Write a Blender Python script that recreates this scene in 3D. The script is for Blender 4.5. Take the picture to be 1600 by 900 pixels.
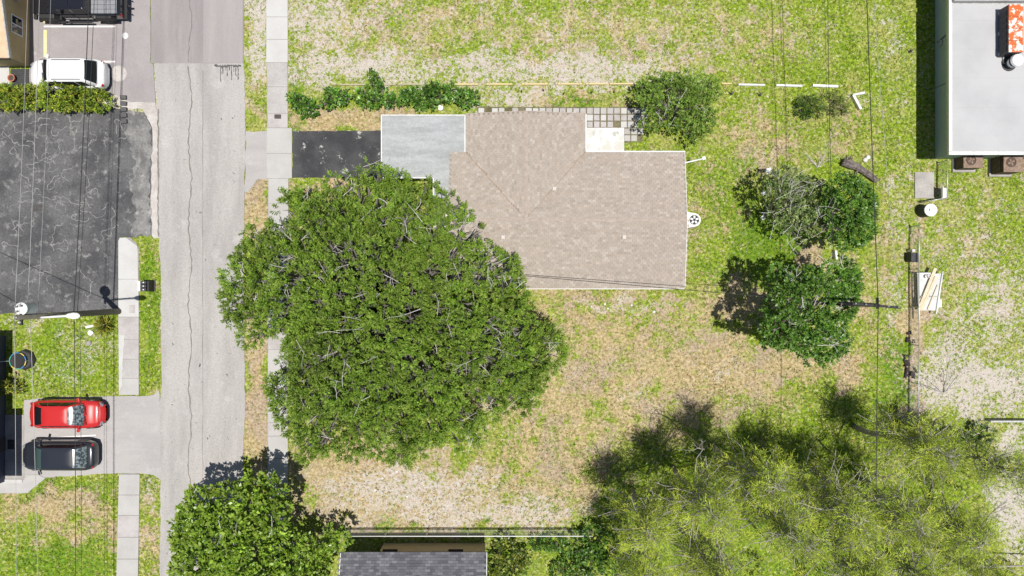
import bpy, math, random
import numpy as np
from mathutils import Vector, Matrix

for _o in list(bpy.data.objects):
    bpy.data.objects.remove(_o)
SC = bpy.context.scene
COL = SC.collection
R = random.Random(7)
G = np.random.default_rng(11)
PI = math.pi

# ------------------------------------------------------------------ camera, sky, sun, exposure
CAM_H = 44.0            # metres above ground, looking straight down; 64 m of ground across the frame
cam_d = bpy.data.cameras.new("camera")
cam = bpy.data.objects.new("camera", cam_d)
COL.objects.link(cam)
cam.location = (0, 0, CAM_H)
cam.rotation_euler = (0, 0, 0)
cam_d.sensor_width = 36
cam_d.lens = 36 * CAM_H / 64.0
cam_d.clip_start = 0.5
cam_d.clip_end = 2000
SC.camera = cam

SUN_TO = Vector((0.100, -0.100, 1.0)).normalized()      # direction towards the sun
elev = math.asin(SUN_TO.z)
W = bpy.data.worlds.new("World")
SC.world = W
W.use_nodes = True
wn = W.node_tree
sky = wn.nodes.new("ShaderNodeTexSky")
sky.sky_type = 'NISHITA'
sky.sun_disc = False
sky.sun_elevation = elev
sky.sun_rotation = math.atan2(SUN_TO.x, SUN_TO.y)
wn.links.new(sky.outputs[0], wn.nodes["Background"].inputs[0])
wn.nodes["Background"].inputs[1].default_value = 0.07
sun_d = bpy.data.lights.new("sun", 'SUN')
sun_d.energy = 5.0
sun_d.angle = math.radians(0.53)
sun_d.color = (1.0, 0.96, 0.9)
sun = bpy.data.objects.new("sun", sun_d)
COL.objects.link(sun)
sun.location = (10, -15, 80)
sun.rotation_euler = (-SUN_TO).to_track_quat('-Z', 'Y').to_euler()
SC.view_settings.view_transform = 'Standard'
SC.view_settings.look = 'None'
SC.view_settings.exposure = 0.0
SC.view_settings.gamma = 1.0
SC.view_settings.use_curve_mapping = False


def px(x, y, z=0.0):
    """photograph pixel -> world point on the horizontal plane at height z"""
    k = (CAM_H - z) / CAM_H / 25.0
    return Vector(((x - 800) * k, (450 - y) * k, z))


# ------------------------------------------------------------------ materials
MATS = {}


def mat(name, col=(0.5, 0.5, 0.5), rough=0.8, var=0.0, scale=3.0, col2=None, metal=0.0, bump=0.0,
        bscale=40.0, spec=0.5, attr=False, detail=6.0, lo=0.35, hi=0.65, coat=0.0, trans=0.0, emit=None):
    if name in MATS:
        return MATS[name]
    m = bpy.data.materials.new(name)
    MATS[name] = m
    m.use_nodes = True
    nt = m.node_tree
    b = nt.nodes["Principled BSDF"]
    b.inputs["Roughness"].default_value = rough
    b.inputs["Metallic"].default_value = metal
    b.inputs["Specular IOR Level"].default_value = spec
    b.inputs["Coat Weight"].default_value = coat
    b.inputs["Base Color"].default_value = (*col, 1)
    tc = nt.nodes.new("ShaderNodeTexCoord")
    src = None
    if attr:
        a = nt.nodes.new("ShaderNodeVertexColor")
        a.layer_name = "Col"
        src = a.outputs[0]
    if col2 is not None or var:
        nz = nt.nodes.new("ShaderNodeTexNoise")
        nz.inputs["Scale"].default_value = scale
        nz.inputs["Detail"].default_value = detail
        nz.inputs["Roughness"].default_value = 0.65
        nt.links.new(tc.outputs["Object"], nz.inputs["Vector"])
        mr = nt.nodes.new("ShaderNodeMapRange")
        mr.inputs[1].default_value = lo
        mr.inputs[2].default_value = hi
        nt.links.new(nz.outputs[0], mr.inputs[0])
        mx = nt.nodes.new("ShaderNodeMix")
        mx.data_type = 'RGBA'
        nt.links.new(mr.outputs[0], mx.inputs[0])
        c2 = col2 if col2 is not None else tuple(min(1, c * (1 + var)) for c in col)
        c1 = col if col2 is not None else tuple(c * (1 - var) for c in col)
        if attr:
            mu = nt.nodes.new("ShaderNodeMix")
            mu.data_type = 'RGBA'
            mu.blend_type = 'MULTIPLY'
            mu.inputs[0].default_value = 1
            mx.inputs[6].default_value = (1 - var, 1 - var, 1 - var, 1)
            mx.inputs[7].default_value = (1 + var, 1 + var, 1 + var, 1)
            nt.links.new(src, mu.inputs[6])
            nt.links.new(mx.outputs[2], mu.inputs[7])
            src = mu.outputs[2]
        else:
            mx.inputs[6].default_value = (*c1, 1)
            mx.inputs[7].default_value = (*c2, 1)
            src = mx.outputs[2]
    if src is not None:
        nt.links.new(src, b.inputs["Base Color"])
    if bump:
        n2 = nt.nodes.new("ShaderNodeTexNoise")
        n2.inputs["Scale"].default_value = bscale
        n2.inputs["Detail"].default_value = 4
        nt.links.new(tc.outputs["Object"], n2.inputs["Vector"])
        bp = nt.nodes.new("ShaderNodeBump")
        bp.inputs["Strength"].default_value = bump
        bp.inputs["Distance"].default_value = 0.03
        nt.links.new(n2.outputs[0], bp.inputs["Height"])
        nt.links.new(bp.outputs[0], b.inputs["Normal"])
    if trans:
        tr = nt.nodes.new("ShaderNodeBsdfTranslucent")
        if src is not None:
            nt.links.new(src, tr.inputs[0])
        else:
            tr.inputs[0].default_value = (*col, 1)
        ms = nt.nodes.new("ShaderNodeMixShader")
        ms.inputs[0].default_value = trans
        out = nt.nodes["Material Output"]
        nt.links.new(b.outputs[0], ms.inputs[1])
        nt.links.new(tr.outputs[0], ms.inputs[2])
        nt.links.new(ms.outputs[0], out.inputs[0])
    return m


def stained(name, col, patch, patch_scale, plo, phi, fine, fscale, rough=0.9, bump=0.25, bscale=30,
            patch2=None, p2scale=1.0, p2lo=0.6, p2hi=0.7, stretch=(1, 1, 1)):
    """weathered paving: fine grain x large stains of another colour (+ second kind of stain)"""
    if name in MATS:
        return MATS[name]
    m = bpy.data.materials.new(name)
    MATS[name] = m
    m.use_nodes = True
    nt = m.node_tree
    b = nt.nodes["Principled BSDF"]
    b.inputs["Roughness"].default_value = rough
    b.inputs["Specular IOR Level"].default_value = 0.3
    geo = nt.nodes.new("ShaderNodeNewGeometry")
    mp = nt.nodes.new("ShaderNodeMapping")
    mp.inputs["Scale"].default_value = stretch
    nt.links.new(geo.outputs["Position"], mp.inputs[0])

    def noise(s, d, vec, rgh=0.65):
        n = nt.nodes.new("ShaderNodeTexNoise")
        n.inputs["Scale"].default_value = s
        n.inputs["Detail"].default_value = d
        n.inputs["Roughness"].default_value = rgh
        nt.links.new(vec, n.inputs["Vector"])
        return n.outputs[0]

    def rng(src, a, c, o1=0, o2=1):
        r_ = nt.nodes.new("ShaderNodeMapRange")
        r_.inputs[1].default_value = a
        r_.inputs[2].default_value = c
        r_.inputs[3].default_value = o1
        r_.inputs[4].default_value = o2
        nt.links.new(src, r_.inputs[0])
        return r_.outputs[0]

    def mix(f, a, c, mode='MIX'):
        x = nt.nodes.new("ShaderNodeMix")
        x.data_type = 'RGBA'
        x.blend_type = mode
        if isinstance(f, float):
            x.inputs[0].default_value = f
        else:
            nt.links.new(f, x.inputs[0])
        for i, v in ((6, a), (7, c)):
            if isinstance(v, tuple):
                x.inputs[i].default_value = (*v, 1)
            else:
                nt.links.new(v, x.inputs[i])
        return x.outputs[2]
    c = mix(rng(noise(patch_scale, 7, mp.outputs[0]), plo, phi), col, patch)
    if patch2:
        c = mix(rng(noise(p2scale, 8, geo.outputs["Position"], 0.75), p2lo, p2hi), c, patch2)
    g = rng(noise(fscale, 5, geo.outputs["Position"], 0.7), 0.3, 0.7, 1 - fine, 1 + fine)
    gc = nt.nodes.new("ShaderNodeCombineColor")
    for i in range(3):
        nt.links.new(g, gc.inputs[i])
    c = mix(1.0, c, gc.outputs[0], 'MULTIPLY')
    nt.links.new(c, b.inputs["Base Color"])
    bp = nt.nodes.new("ShaderNodeBump")
    bp.inputs["Strength"].default_value = bump
    bp.inputs["Distance"].default_value = 0.02
    nt.links.new(noise(bscale, 4, geo.outputs["Position"]), bp.inputs["Height"])
    nt.links.new(bp.outputs[0], b.inputs["Normal"])
    return m


# ------------------------------------------------------------------ mesh helpers
def tag(o, label=None, cat=None, group=None, kind=None):
    if label: o["label"] = label
    if cat: o["category"] = cat
    if group: o["group"] = group
    if kind: o["kind"] = kind
    return o


def thing(name, loc, label, cat, group=None, rz=0.0):
    o = bpy.data.objects.new(name, None)
    o.empty_display_size = 0.2
    COL.objects.link(o)
    o.location = loc
    o.rotation_euler = (0, 0, rz)
    return tag(o, label, cat, group)


class MB:
    def __init__(s):
        s.v, s.f, s.c = [], [], []

    def add(s, vs, fs, col=None):
        n = len(s.v)
        s.v.extend([tuple(p) for p in vs])
        for f in fs:
            s.f.append(tuple(i + n for i in f))
            s.c.append(col)
        return s

    def box(s, cx, cy, cz, sx, sy, sz, rz=0.0, tx=1.0, ty=1.0, col=None):
        c, n = math.cos(rz), math.sin(rz)
        vs = []
        for k, (fx, fy) in ((-0.5, (1, 1)), (0.5, (tx, ty))):
            for (a, b) in ((-.5, -.5), (.5, -.5), (.5, .5), (-.5, .5)):
                x, y = a * sx * fx, b * sy * fy
                vs.append((cx + x * c - y * n, cy + x * n + y * c, cz + k * sz))
        return s.add(vs, [(3, 2, 1, 0), (4, 5, 6, 7), (0, 1, 5, 4), (1, 2, 6, 5), (2, 3, 7, 6), (3, 0, 4, 7)], col)

    def bx(s, x0, x1, y0, y1, z0, z1, col=None):
        return s.box((x0 + x1) / 2, (y0 + y1) / 2, (z0 + z1) / 2, abs(x1 - x0), abs(y1 - y0), abs(z1 - z0), col=col)

    def prism(s, poly, z0, z1, col=None):
        n = len(poly)
        a = sum(poly[i][0] * poly[(i + 1) % n][1] - poly[(i + 1) % n][0] * poly[i][1] for i in range(n))
        p = list(poly) if a > 0 else list(poly)[::-1]
        vs = [(q[0], q[1], z0) for q in p] + [(q[0], q[1], z1) for q in p]
        fs = [tuple(range(n - 1, -1, -1)), tuple(range(n, 2 * n))]
        fs += [(i, (i + 1) % n, n + (i + 1) % n, n + i) for i in range(n)]
        return s.add(vs, fs, col)

    def tube(s, pts, r, n=6, cap=True, col=None):
        pts = [Vector(p) for p in pts]
        rs = r if isinstance(r, (list, tuple)) else [r] * len(pts)
        vs, fs = [], []
        prev = None
        for i, p in enumerate(pts):
            d = (pts[min(i + 1, len(pts) - 1)] - pts[max(i - 1, 0)])
            if d.length < 1e-9: d = Vector((0, 0, 1))
            d.normalize()
            if prev is None:
                u = d.orthogonal().normalized()
            else:
                u = (prev - d * prev.dot(d))
                u = u.normalized() if u.length > 1e-6 else d.orthogonal().normalized()
            prev = u
            w = d.cross(u)
            for k in range(n):
                a = 2 * PI * k / n
                vs.append(p + (u * math.cos(a) + w * math.sin(a)) * rs[i])
        for i in range(len(pts) - 1):
            for k in range(n):
                fs.append((i * n + k, i * n + (k + 1) % n, (i + 1) * n + (k + 1) % n, (i + 1) * n + k))
        if cap:
            fs.append(tuple(range(n - 1, -1, -1)))
            m = (len(pts) - 1) * n
            fs.append(tuple(range(m, m + n)))
        return s.add(vs, fs, col)

    def lathe(s, prof, cx=0, cy=0, n=20, axis='z', cz=0, col=None):
        vs, fs = [], []
        for (r, h) in prof:
            for k in range(n):
                a = 2 * PI * k / n
                if axis == 'z':
                    vs.append((cx + r * math.cos(a), cy + r * math.sin(a), cz + h))
                elif axis == 'y':
                    vs.append((cx + r * math.cos(a), cy + h, cz + r * math.sin(a)))
                else:
                    vs.append((cx + h, cy + r * math.cos(a), cz + r * math.sin(a)))
        for i in range(len(prof) - 1):
            for k in range(n):
                fs.append((i * n + k, i * n + (k + 1) % n, (i + 1) * n + (k + 1) % n, (i + 1) * n + k))
        fs.append(tuple(range(n - 1, -1, -1)))
        m = (len(prof) - 1) * n
        fs.append(tuple(range(m, m + n)))
        return s.add(vs, fs, col)

    def grid(s, rows, col=None):
        m = len(rows[0])
        vs = [p for r_ in rows for p in r_]
        fs = [(i * m + j, i * m + j + 1, (i + 1) * m + j + 1, (i + 1) * m + j)
              for i in range(len(rows) - 1) for j in range(m - 1)]
        return s.add(vs, fs, col)

    def build(s, name, m, parent=None, local=False, smooth=False, bevel=0.0, kind=None, origin=None, segs=2):
        me = bpy.data.meshes.new(name)
        off = Vector((0, 0, 0))
        if not local:
            p = parent
            while p is not None:
                off += p.location
                p = p.parent
        if origin is not None:
            off = off + Vector(origin)
        me.from_pydata([(v[0] - off.x, v[1] - off.y, v[2] - off.z) for v in s.v], [], s.f)
        if any(c is not None for c in s.c):
            at = me.color_attributes.new("Col", 'FLOAT_COLOR', 'CORNER')
            buf = []
            for f, c in zip(s.f, s.c):
                buf.extend(list((*(c or (.5, .5, .5)), 1.0)) * len(f))
            at.data.foreach_set("color", buf)
        me.materials.append(MATS[m] if isinstance(m, str) else m)
        if smooth:
            me.polygons.foreach_set("use_smooth", [True] * len(me.polygons))
        me.update()
        o = bpy.data.objects.new(name, me)
        COL.objects.link(o)
        if parent is not None: o.parent = parent
        if origin is not None: o.location = origin
        if bevel:
            b = o.modifiers.new("bevel", 'BEVEL')
            b.width = bevel
            b.segments = segs
            b.limit_method = 'ANGLE'
        if kind: o["kind"] = kind
        return o


def copy_tree(o, parent=None):
    c = o.copy()
    COL.objects.link(c)
    c.parent = parent
    for ch in list(o.children):
        copy_tree(ch, c)
    return c


def rough_poly(pts, step=0.35, amp=0.05):
    """densify a world outline and give it a ragged edge"""
    out = []
    n = len(pts)
    for i in range(n):
        a, b = Vector(pts[i][:2]), Vector(pts[(i + 1) % n][:2])
        k = max(1, int((b - a).length / step))
        nrm = Vector((-(b - a).y, (b - a).x))
        if nrm.length: nrm.normalize()
        for j in range(k):
            p = a.lerp(b, j / k)
            if j: p = p + nrm * R.uniform(-amp, amp)
            out.append((p.x, p.y))
    return out


PAVED = []          # outlines that carry no grass


def sheet(name, pts_px, z, m, amp=0.05, step=0.35, parent=None, z0=-0.02):
    w = [px(*p) for p in pts_px]
    PAVED.append([(p.x, p.y) for p in w])
    o = MB().prism(rough_poly(w, step, amp), z0, z).build(name, m, parent)
    if parent is None: o["kind"] = "structure"
    return o


def fast_mesh(name, V, F4, colv, m, parent=None, kind=None, tri=False):
    """numpy mesh; V (n,3), faces (k,4) or (k,3), colour per vertex (n,3)"""
    off = np.zeros(3)
    p = parent
    while p is not None:
        off += np.array(p.location)
        p = p.parent
    V = V - off
    me = bpy.data.meshes.new(name)
    k = F4.shape[1]
    me.vertices.add(len(V))
    me.vertices.foreach_set("co", V.astype(np.float32).ravel())
    me.loops.add(F4.size)
    me.loops.foreach_set("vertex_index", F4.astype(np.int32).ravel())
    me.polygons.add(len(F4))
    me.polygons.foreach_set("loop_start", np.arange(0, F4.size, k, dtype=np.int32))
    me.polygons.foreach_set("loop_total", np.full(len(F4), k, dtype=np.int32))
    at = me.color_attributes.new("Col", 'FLOAT_COLOR', 'POINT')
    c4 = np.ones((len(V), 4), dtype=np.float32)
    c4[:, :3] = colv
    at.data.foreach_set("color", c4.ravel())
    me.materials.append(MATS[m] if isinstance(m, str) else m)
    me.update()
    me.validate()
    o = bpy.data.objects.new(name, me)
    COL.objects.link(o)
    if parent is not None: o.parent = parent
    if kind: o["kind"] = kind
    return o


def norm(a):
    return a / np.maximum(np.linalg.norm(a, axis=-1, keepdims=True), 1e-9)


def leaves(P, D, L, Wd, flat=0.6):
    """diamond leaf quads at P pointing along D; flat = how much their faces turn up"""
    n = len(P)
    up = np.tile(np.array([0, 0, 1.0]), (n, 1)) * flat + G.normal(0, 1, (n, 3)) * (1 - flat)
    S = norm(np.cross(D, up))
    N = norm(np.cross(S, D))
    L = np.asarray(L).reshape(-1, 1)
    Wd = np.asarray(Wd).reshape(-1, 1)
    V = np.empty((n, 4, 3))
    V[:, 0] = P
    V[:, 1] = P + D * L * 0.5 + S * Wd * 0.5 + N * L * 0.06
    V[:, 2] = P + D * L
    V[:, 3] = P + D * L * 0.5 - S * Wd * 0.5 + N * L * 0.06
    return V.reshape(-1, 3), np.arange(n * 4).reshape(-1, 4)


# ------------------------------------------------------------------ paving materials
stained('road_old', (0.405, 0.385, 0.365), (0.325, 0.31, 0.295), 0.35, 0.40, 0.62, 0.17, 11, stretch=(2.2, 0.35, 1),
        patch2=(0.46, 0.445, 0.43), p2scale=0.8, p2lo=0.55, p2hi=0.75)
stained('road_new', (0.26, 0.235, 0.235), (0.31, 0.285, 0.28), 0.4, 0.42, 0.62, 0.09, 16, stretch=(2.5, 0.3, 1))
stained('road_strip', (0.31, 0.285, 0.28), (0.345, 0.32, 0.31), 0.4, 0.42, 0.62, 0.08, 16, stretch=(2.5, 0.3, 1))
stained('apron', (0.29, 0.265, 0.265), (0.34, 0.315, 0.31), 0.5, 0.4, 0.65, 0.10, 14, patch2=(0.52, 0.50, 0.48), p2scale=0.45, p2lo=0.60, p2hi=0.78)
stained('lot_black', (0.066, 0.066, 0.069), (0.125, 0.124, 0.125), 0.45, 0.38, 0.62, 0.30, 9,
        patch2=(0.34, 0.33, 0.315), p2scale=1.6, p2lo=0.54, p2hi=0.74, bump=0.4)
stained('drive_black', (0.042, 0.042, 0.045), (0.075, 0.075, 0.078), 0.6, 0.40, 0.62, 0.15, 10,
        patch2=(0.42, 0.41, 0.39), p2scale=1.4, p2lo=0.585, p2hi=0.64, bump=0.3)
stained('drive_grey', (0.40, 0.38, 0.37), (0.345, 0.33, 0.32), 0.5, 0.42, 0.66, 0.08, 14, stretch=(0.6, 1.8, 1),
        patch2=(0.47, 0.45, 0.44), p2scale=1.2, p2lo=0.55, p2hi=0.75)
stained('walk_white', (0.515, 0.51, 0.495), (0.47, 0.46, 0.445), 0.8, 0.4, 0.65, 0.05, 25, bump=0.12)
stained('walk_grey', (0.36, 0.34, 0.325), (0.45, 0.43, 0.415), 0.8, 0.36, 0.64, 0.12, 12, bump=0.3)
stained('walk_pale', (0.45, 0.44, 0.42), (0.395, 0.38, 0.365), 0.7, 0.40, 0.66, 0.07, 16, bump=0.2)
stained('walk_mid', (0.45, 0.425, 0.415), (0.36, 0.335, 0.325), 0.9, 0.4, 0.64, 0.10, 13, bump=0.25)
stained('pad_white', (0.66, 0.66, 0.65), (0.55, 0.54, 0.50), 1.1, 0.5, 0.56, 0.04, 20, patch2=(0.42, 0.43, 0.38), p2scale=1.0, p2lo=0.58, p2hi=0.62, bump=0.1)
stained('pad_grey', (0.30, 0.28, 0.265), (0.42, 0.40, 0.38), 0.9, 0.35, 0.65, 0.16, 14)
stained('paver', (0.46, 0.44, 0.415), (0.33, 0.31, 0.295), 1.6, 0.35, 0.65, 0.12, 18)
stained('sand_edge', (0.52, 0.49, 0.46), (0.40, 0.37, 0.34), 1.2, 0.4, 0.62, 0.14, 12)
mat('crack_dark', (0.19, 0.175, 0.16), 0.95)
mat('tar', (0.09, 0.088, 0.088), 0.8, var=0.2, scale=6)
mat('crack_pale', (0.27, 0.262, 0.25), 0.95, var=0.25, scale=3)
mat('paint_white', (0.74, 0.73, 0.71), 0.7, col2=(0.58, 0.56, 0.54), scale=5, lo=0.5, hi=0.75)
mat('paint_yellow', (0.72, 0.62, 0.22), 0.75, col2=(0.70, 0.66, 0.42), scale=4)
mat('iron', (0.06, 0.055, 0.05), 0.7, var=0.3, scale=12)

# ------------------------------------------------------------------ ground
GREEN, DRY, SAND, LUSH = 0, 1, 2, 3
# soft regions of the lawn in photograph pixels: (x, y, rx, ry, amount)
SAND_R = [(650, 60, 240, 60, .30), (1050, 50, 160, 60, .28), (560, 20, 120, 30, .40), (1500, 460, 120, 140, .34), (1540, 330, 80, 80, .24), (1000, 115, 120, 24, .36), (500, 30, 80, 70, .62), (560, 105, 150, 30, .75), (740, 105, 190, 26, .62), (900, 112, 180, 28, .75), (880, 50, 110, 50, .40),
          (1040, 60, 120, 70, .34), (700, 120, 130, 20, .5), (402, 45, 20, 90, .85), (620, 20, 60, 40, .3), (790, 10, 70, 30, .35),
          (800, 150, 60, 30, .6), (760, 165, 60, 25, .5),
          (1520, 600, 110, 55, .85), (1490, 560, 70, 60, .62), (1560, 490, 70, 80, .58), (1530, 420, 90, 100, .36), (1585, 770, 34, 110, .95), (1590, 640, 50, 60, .45),
          (1500, 340, 110, 60, .24), (1405, 330, 14, 130, .40), (1400, 480, 16, 80, .45), (1385, 60, 20, 60, .4), (1240, 50, 60, 40, .22), (1440, 150, 60, 160, .2),
          (640, 765, 150, 42, .68), (740, 800, 190, 30, .66), (560, 800, 90, 30, .45), (620, 745, 40, 16, .5), (940, 480, 40, 9, .6), (1000, 478, 60, 12, .4),
          (1000, 620, 40, 20, .30), (1130, 575, 40, 20, .35), (820, 790, 60, 40, .3), (100, 580, 60, 40, .32), (140, 545, 50, 40, .38),
          (190, 160, 40, 40, .95), (232, 150, 22, 30, .95), (240, 800, 18, 60, .4), (50, 500, 50, 8, .6), (875, 580, 30, 30, .3), (1170, 175, 40, 40, .12),
          (1200, 250, 40, 30, .2), (640, 185, 30, 8, .4), (1340, 160, 30, 10, .4)]
DRY_R = [(600, 50, 260, 90, .45), (950, 60, 260, 80, .48), (1200, 60, 90, 60, .38), (1300, 190, 120, 40, .40), (1500, 430, 120, 200, .35), (1100, 330, 60, 80, .35), (1390, 420, 30, 200, .4), (840, 640, 90, 60, .6), (860, 750, 90, 60, .7), (720, 740, 120, 30, .6), (1030, 640, 80, 50, .6), (900, 640, 160, 90, .6), (940, 560, 200, 130, .62), (880, 480, 90, 60, .55), (1120, 580, 130, 70, .80), (1060, 500, 90, 60, .50), (560, 730, 120, 60, .85), (650, 790, 230, 50, .75), (860, 720, 120, 80, .62),
         (560, 185, 120, 22, .82), (520, 195, 60, 14, .9), (402, 330, 20, 60, .92), (400, 610, 22, 140, .92), (404, 740, 20, 40, .92), (500, 288, 60, 10, .95), (400, 150, 12, 60, .42),
         (1130, 270, 80, 70, .30), (1180, 200, 80, 40, .48), (1210, 240, 60, 30, .6), (90, 790, 110, 26, .72), (130, 830, 90, 20, .65), (235, 830, 20, 70, .66), (400, 130, 16, 60, .4),
         (1428, 520, 14, 160, .97), (1320, 575, 50, 30, .85), (1240, 570, 50, 40, .85), (1345, 490, 22, 90, .5), (1160, 470, 50, 40, .7), (1270, 400, 30, 16, .7), (1280, 180, 50, 40, .35), (1050, 60, 160, 90, .34),
         (900, 155, 160, 16, .5), (1450, 290, 24, 50, .5), (1010, 230, 60, 12, .35), (1360, 210, 40, 60, .28), (30, 560, 18, 40, .5), (820, 800, 120, 40, .55), (250, 450, 6, 100, .5), (240, 620, 14, 14, .6),
         (1480, 300, 80, 60, .2), (780, 600, 60, 80, .6), (1100, 130, 60, 40, .35), (1000, 380, 400, 10, .2), (640, 60, 200, 60, .30), (1310, 225, 50, 26, .45)]
LUSH_R = [(1140, 310, 70, 90, .45), (1200, 380, 70, 50, .85), (1150, 260, 40, 30, .5), (1120, 420, 50, 30, .4), (1330, 130, 120, 130, .28), (1395, 590, 22, 60, .8), (1390, 380, 20, 200, .2), (1560, 330, 70, 60, .3),
          (90, 560, 80, 60, .45), (236, 440, 20, 70, .65), (236, 560, 18, 60, .55), (90, 880, 110, 40, .6), (110, 765, 70, 16, .65), (462, 140, 14, 40, .75), (780, 700, 60, 30, .35), (620, 828, 200, 8, .8), (840, 775, 22, 14, .9),
          (890, 163, 70, 7, .95), (1090, 60, 30, 20, .3), (680, 60, 60, 40, .25), (1500, 540, 60, 30, .3), (1450, 430, 40, 60, .3), (1100, 800, 500, 120, .45), (1230, 220, 60, 20, .35), (880, 500, 40, 60, .15), (235, 770, 16, 30, .6),
          (1270, 620, 200, 60, .35), (1000, 640, 80, 40, .2), (460, 185, 14, 20, .8)]


def region(PX, PY, L):
    a = np.zeros_like(PX)
    for (x, y, rx, ry, v) in L:
        d2 = ((PX - x) / rx) ** 2 + ((PY - y) / ry) ** 2
        a = np.maximum(a, v * np.exp(-np.power(d2, 1.5) * 0.7))
    return a


def ground_map(X, Y):
    PX, PY = X * 25 + 800, 450 - Y * 25
    w = 9 * np.sin(X * 1.7 + 2 * np.sin(Y * 0.9)) + 7 * np.sin(Y * 2.3 + X * 0.8)
    w2 = 9 * np.sin(Y * 1.9 + 2 * np.sin(X * 1.1)) + 6 * np.sin(X * 2.9 - Y * 1.3)
    PX, PY = PX + w, PY + w2
    return region(PX, PY, SAND_R) * .86, region(PX, PY, DRY_R), region(PX, PY, LUSH_R)


def make_ground():
    dense_x = np.arange(-36, 36.01, 0.25)
    dense_y = np.arange(-22, 22.01, 0.25)
    far = np.array([4, 12, 30, 70, 150, 320.0])
    xs = np.concatenate([-36 - far[::-1], dense_x, 36 + far])
    ys = np.concatenate([-22 - far[::-1], dense_y, 22 + far])
    X, Y = np.meshgrid(xs, ys)
    nx, ny = len(xs), len(ys)
    Z = 0.012 * np.sin(X * 0.9) * np.cos(Y * 1.1) + 0.008 * np.sin(X * 2.7 + Y * 1.9) - 0.022
    V = np.stack([X, Y, Z], -1).reshape(-1, 3)
    i = (np.arange(ny - 1)[:, None] * nx + np.arange(nx - 1)[None, :]).reshape(-1, 1)
    F = np.concatenate([i, i + 1, i + 1 + nx, i + nx], 1)
    s, d, l = ground_map(X, Y)
    colv = np.stack([s, d, l], -1).reshape(-1, 3)
    m = bpy.data.materials.new('lawn')
    MATS['lawn'] = m
    m.use_nodes = True
    nt = m.node_tree
    b = nt.nodes["Principled BSDF"]
    b.inputs["Roughness"].default_value = 0.95
    b.inputs["Specular IOR Level"].default_value = 0.1
    geo = nt.nodes.new("ShaderNodeNewGeometry")
    vc = nt.nodes.new("ShaderNodeVertexColor")
    vc.layer_name = "Col"
    sp = nt.nodes.new("ShaderNodeSeparateColor")
    nt.links.new(vc.outputs[0], sp.inputs[0])

    def noise(s_, d_, r_=0.6, off=0):
        n = nt.nodes.new("ShaderNodeTexNoise")
        n.inputs["Scale"].default_value = s_
        n.inputs["Detail"].default_value = d_
        n.inputs["Roughness"].default_value = r_
        mp = nt.nodes.new("ShaderNodeMapping")
        mp.inputs["Location"].default_value = (off, off * 0.7, off * 1.3)
        nt.links.new(geo.outputs["Position"], mp.inputs[0])
        nt.links.new(mp.outputs[0], n.inputs["Vector"])
        return n.outputs[0]

    def math_(op, a, c):
        x = nt.nodes.new("ShaderNodeMath")
        x.operation = op
        for k, v in ((0, a), (1, c)):
            if isinstance(v, (int, float)): x.inputs[k].default_value = v
            else: nt.links.new(v, x.inputs[k])
        return x.outputs[0]

    def rng(src, a, c):
        r_ = nt.nodes.new("ShaderNodeMapRange")
        r_.inputs[1].default_value = a
        r_.inputs[2].default_value = c
        nt.links.new(src, r_.inputs[0])
        return r_.outputs[0]

    def mix(f, a, c):
        x = nt.nodes.new("ShaderNodeMix")
        x.data_type = 'RGBA'
        nt.links.new(f, x.inputs[0])
        for k, v in ((6, a), (7, c)):
            if isinstance(v, tuple): x.inputs[k].default_value = (*v, 1)
            else: nt.links.new(v, x.inputs[k])
        return x.outputs[2]
    nf = noise(5.5, 5, 0.7)
    nm = noise(1.3, 5, 0.6, 5)
    vivid = mix(rng(nf, 0.36, 0.62), (0.065, 0.115, 0.008), (0.27, 0.37, 0.026))
    straw = mix(rng(nf, 0.34, 0.64), (0.13, 0.155, 0.025), (0.43, 0.43, 0.12))
    green = mix(rng(noise(0.55, 5, 0.65, 17), 0.46, 0.66), vivid, straw)
    green = mix(rng(noise(5.5, 5, 0.75, 9), 0.55, 0.66), green, (0.60, 0.53, 0.33))
    pink = mix(rng(nf, 0.34, 0.64), (0.24, 0.18, 0.11), (0.49, 0.395, 0.29))
    lush = mix(rng(nf, 0.35, 0.66), (0.06, 0.13, 0.010), (0.20, 0.32, 0.025))
    dry = mix(rng(nf, 0.34, 0.64), (0.22, 0.165, 0.07), (0.56, 0.45, 0.26))
    dry = mix(rng(noise(0.45, 4, 0.6, 41), 0.46, 0.60), dry, pink)
    sand = mix(rng(noise(9, 4, 0.7, 3), 0.3, 0.7), (0.36, 0.315, 0.265), (0.60, 0.55, 0.50))

    def cover(chan, n_, gain, lo, hi):
        # amount in the map + grain of the noise (spread to about +-0.4) decides where this cover takes over
        spread = math_('ADD', math_('MULTIPLY', n_, 2.2), -0.6)
        return rng(math_('ADD', math_('MULTIPLY', chan, gain), spread), lo, hi)

    def two(a, wa, c_, wb):
        return math_('ADD', math_('MULTIPLY', a, wa), math_('MULTIPLY', c_, wb))
    c = mix(cover(sp.outputs[2], two(nm, .5, noise(4, 4, 0.6, 21), .5), 0.70, 0.70, 0.95), green, lush)
    c = mix(cover(sp.outputs[1], two(nm, .55, noise(6, 5, 0.7, 13), .45), 0.66, 0.74, 0.90), c, dry)
    c = mix(cover(sp.outputs[0], two(nm, .22, noise(5.0, 6, 0.8, 31), .78), 0.54, 0.70, 0.83), c, sand)
    nt.links.new(c, b.inputs["Base Color"])
    bp = nt.nodes.new("ShaderNodeBump")
    bp.inputs["Strength"].default_value = 0.7
    bp.inputs["Distance"].default_value = 0.05
    nt.links.new(noise(9, 5, 0.7, 2), bp.inputs["Height"])
    nt.links.new(bp.outputs[0], b.inputs["Normal"])
    o = fast_mesh("ground", V, F, colv, m)
    o["kind"] = "structure"


make_ground()

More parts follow.
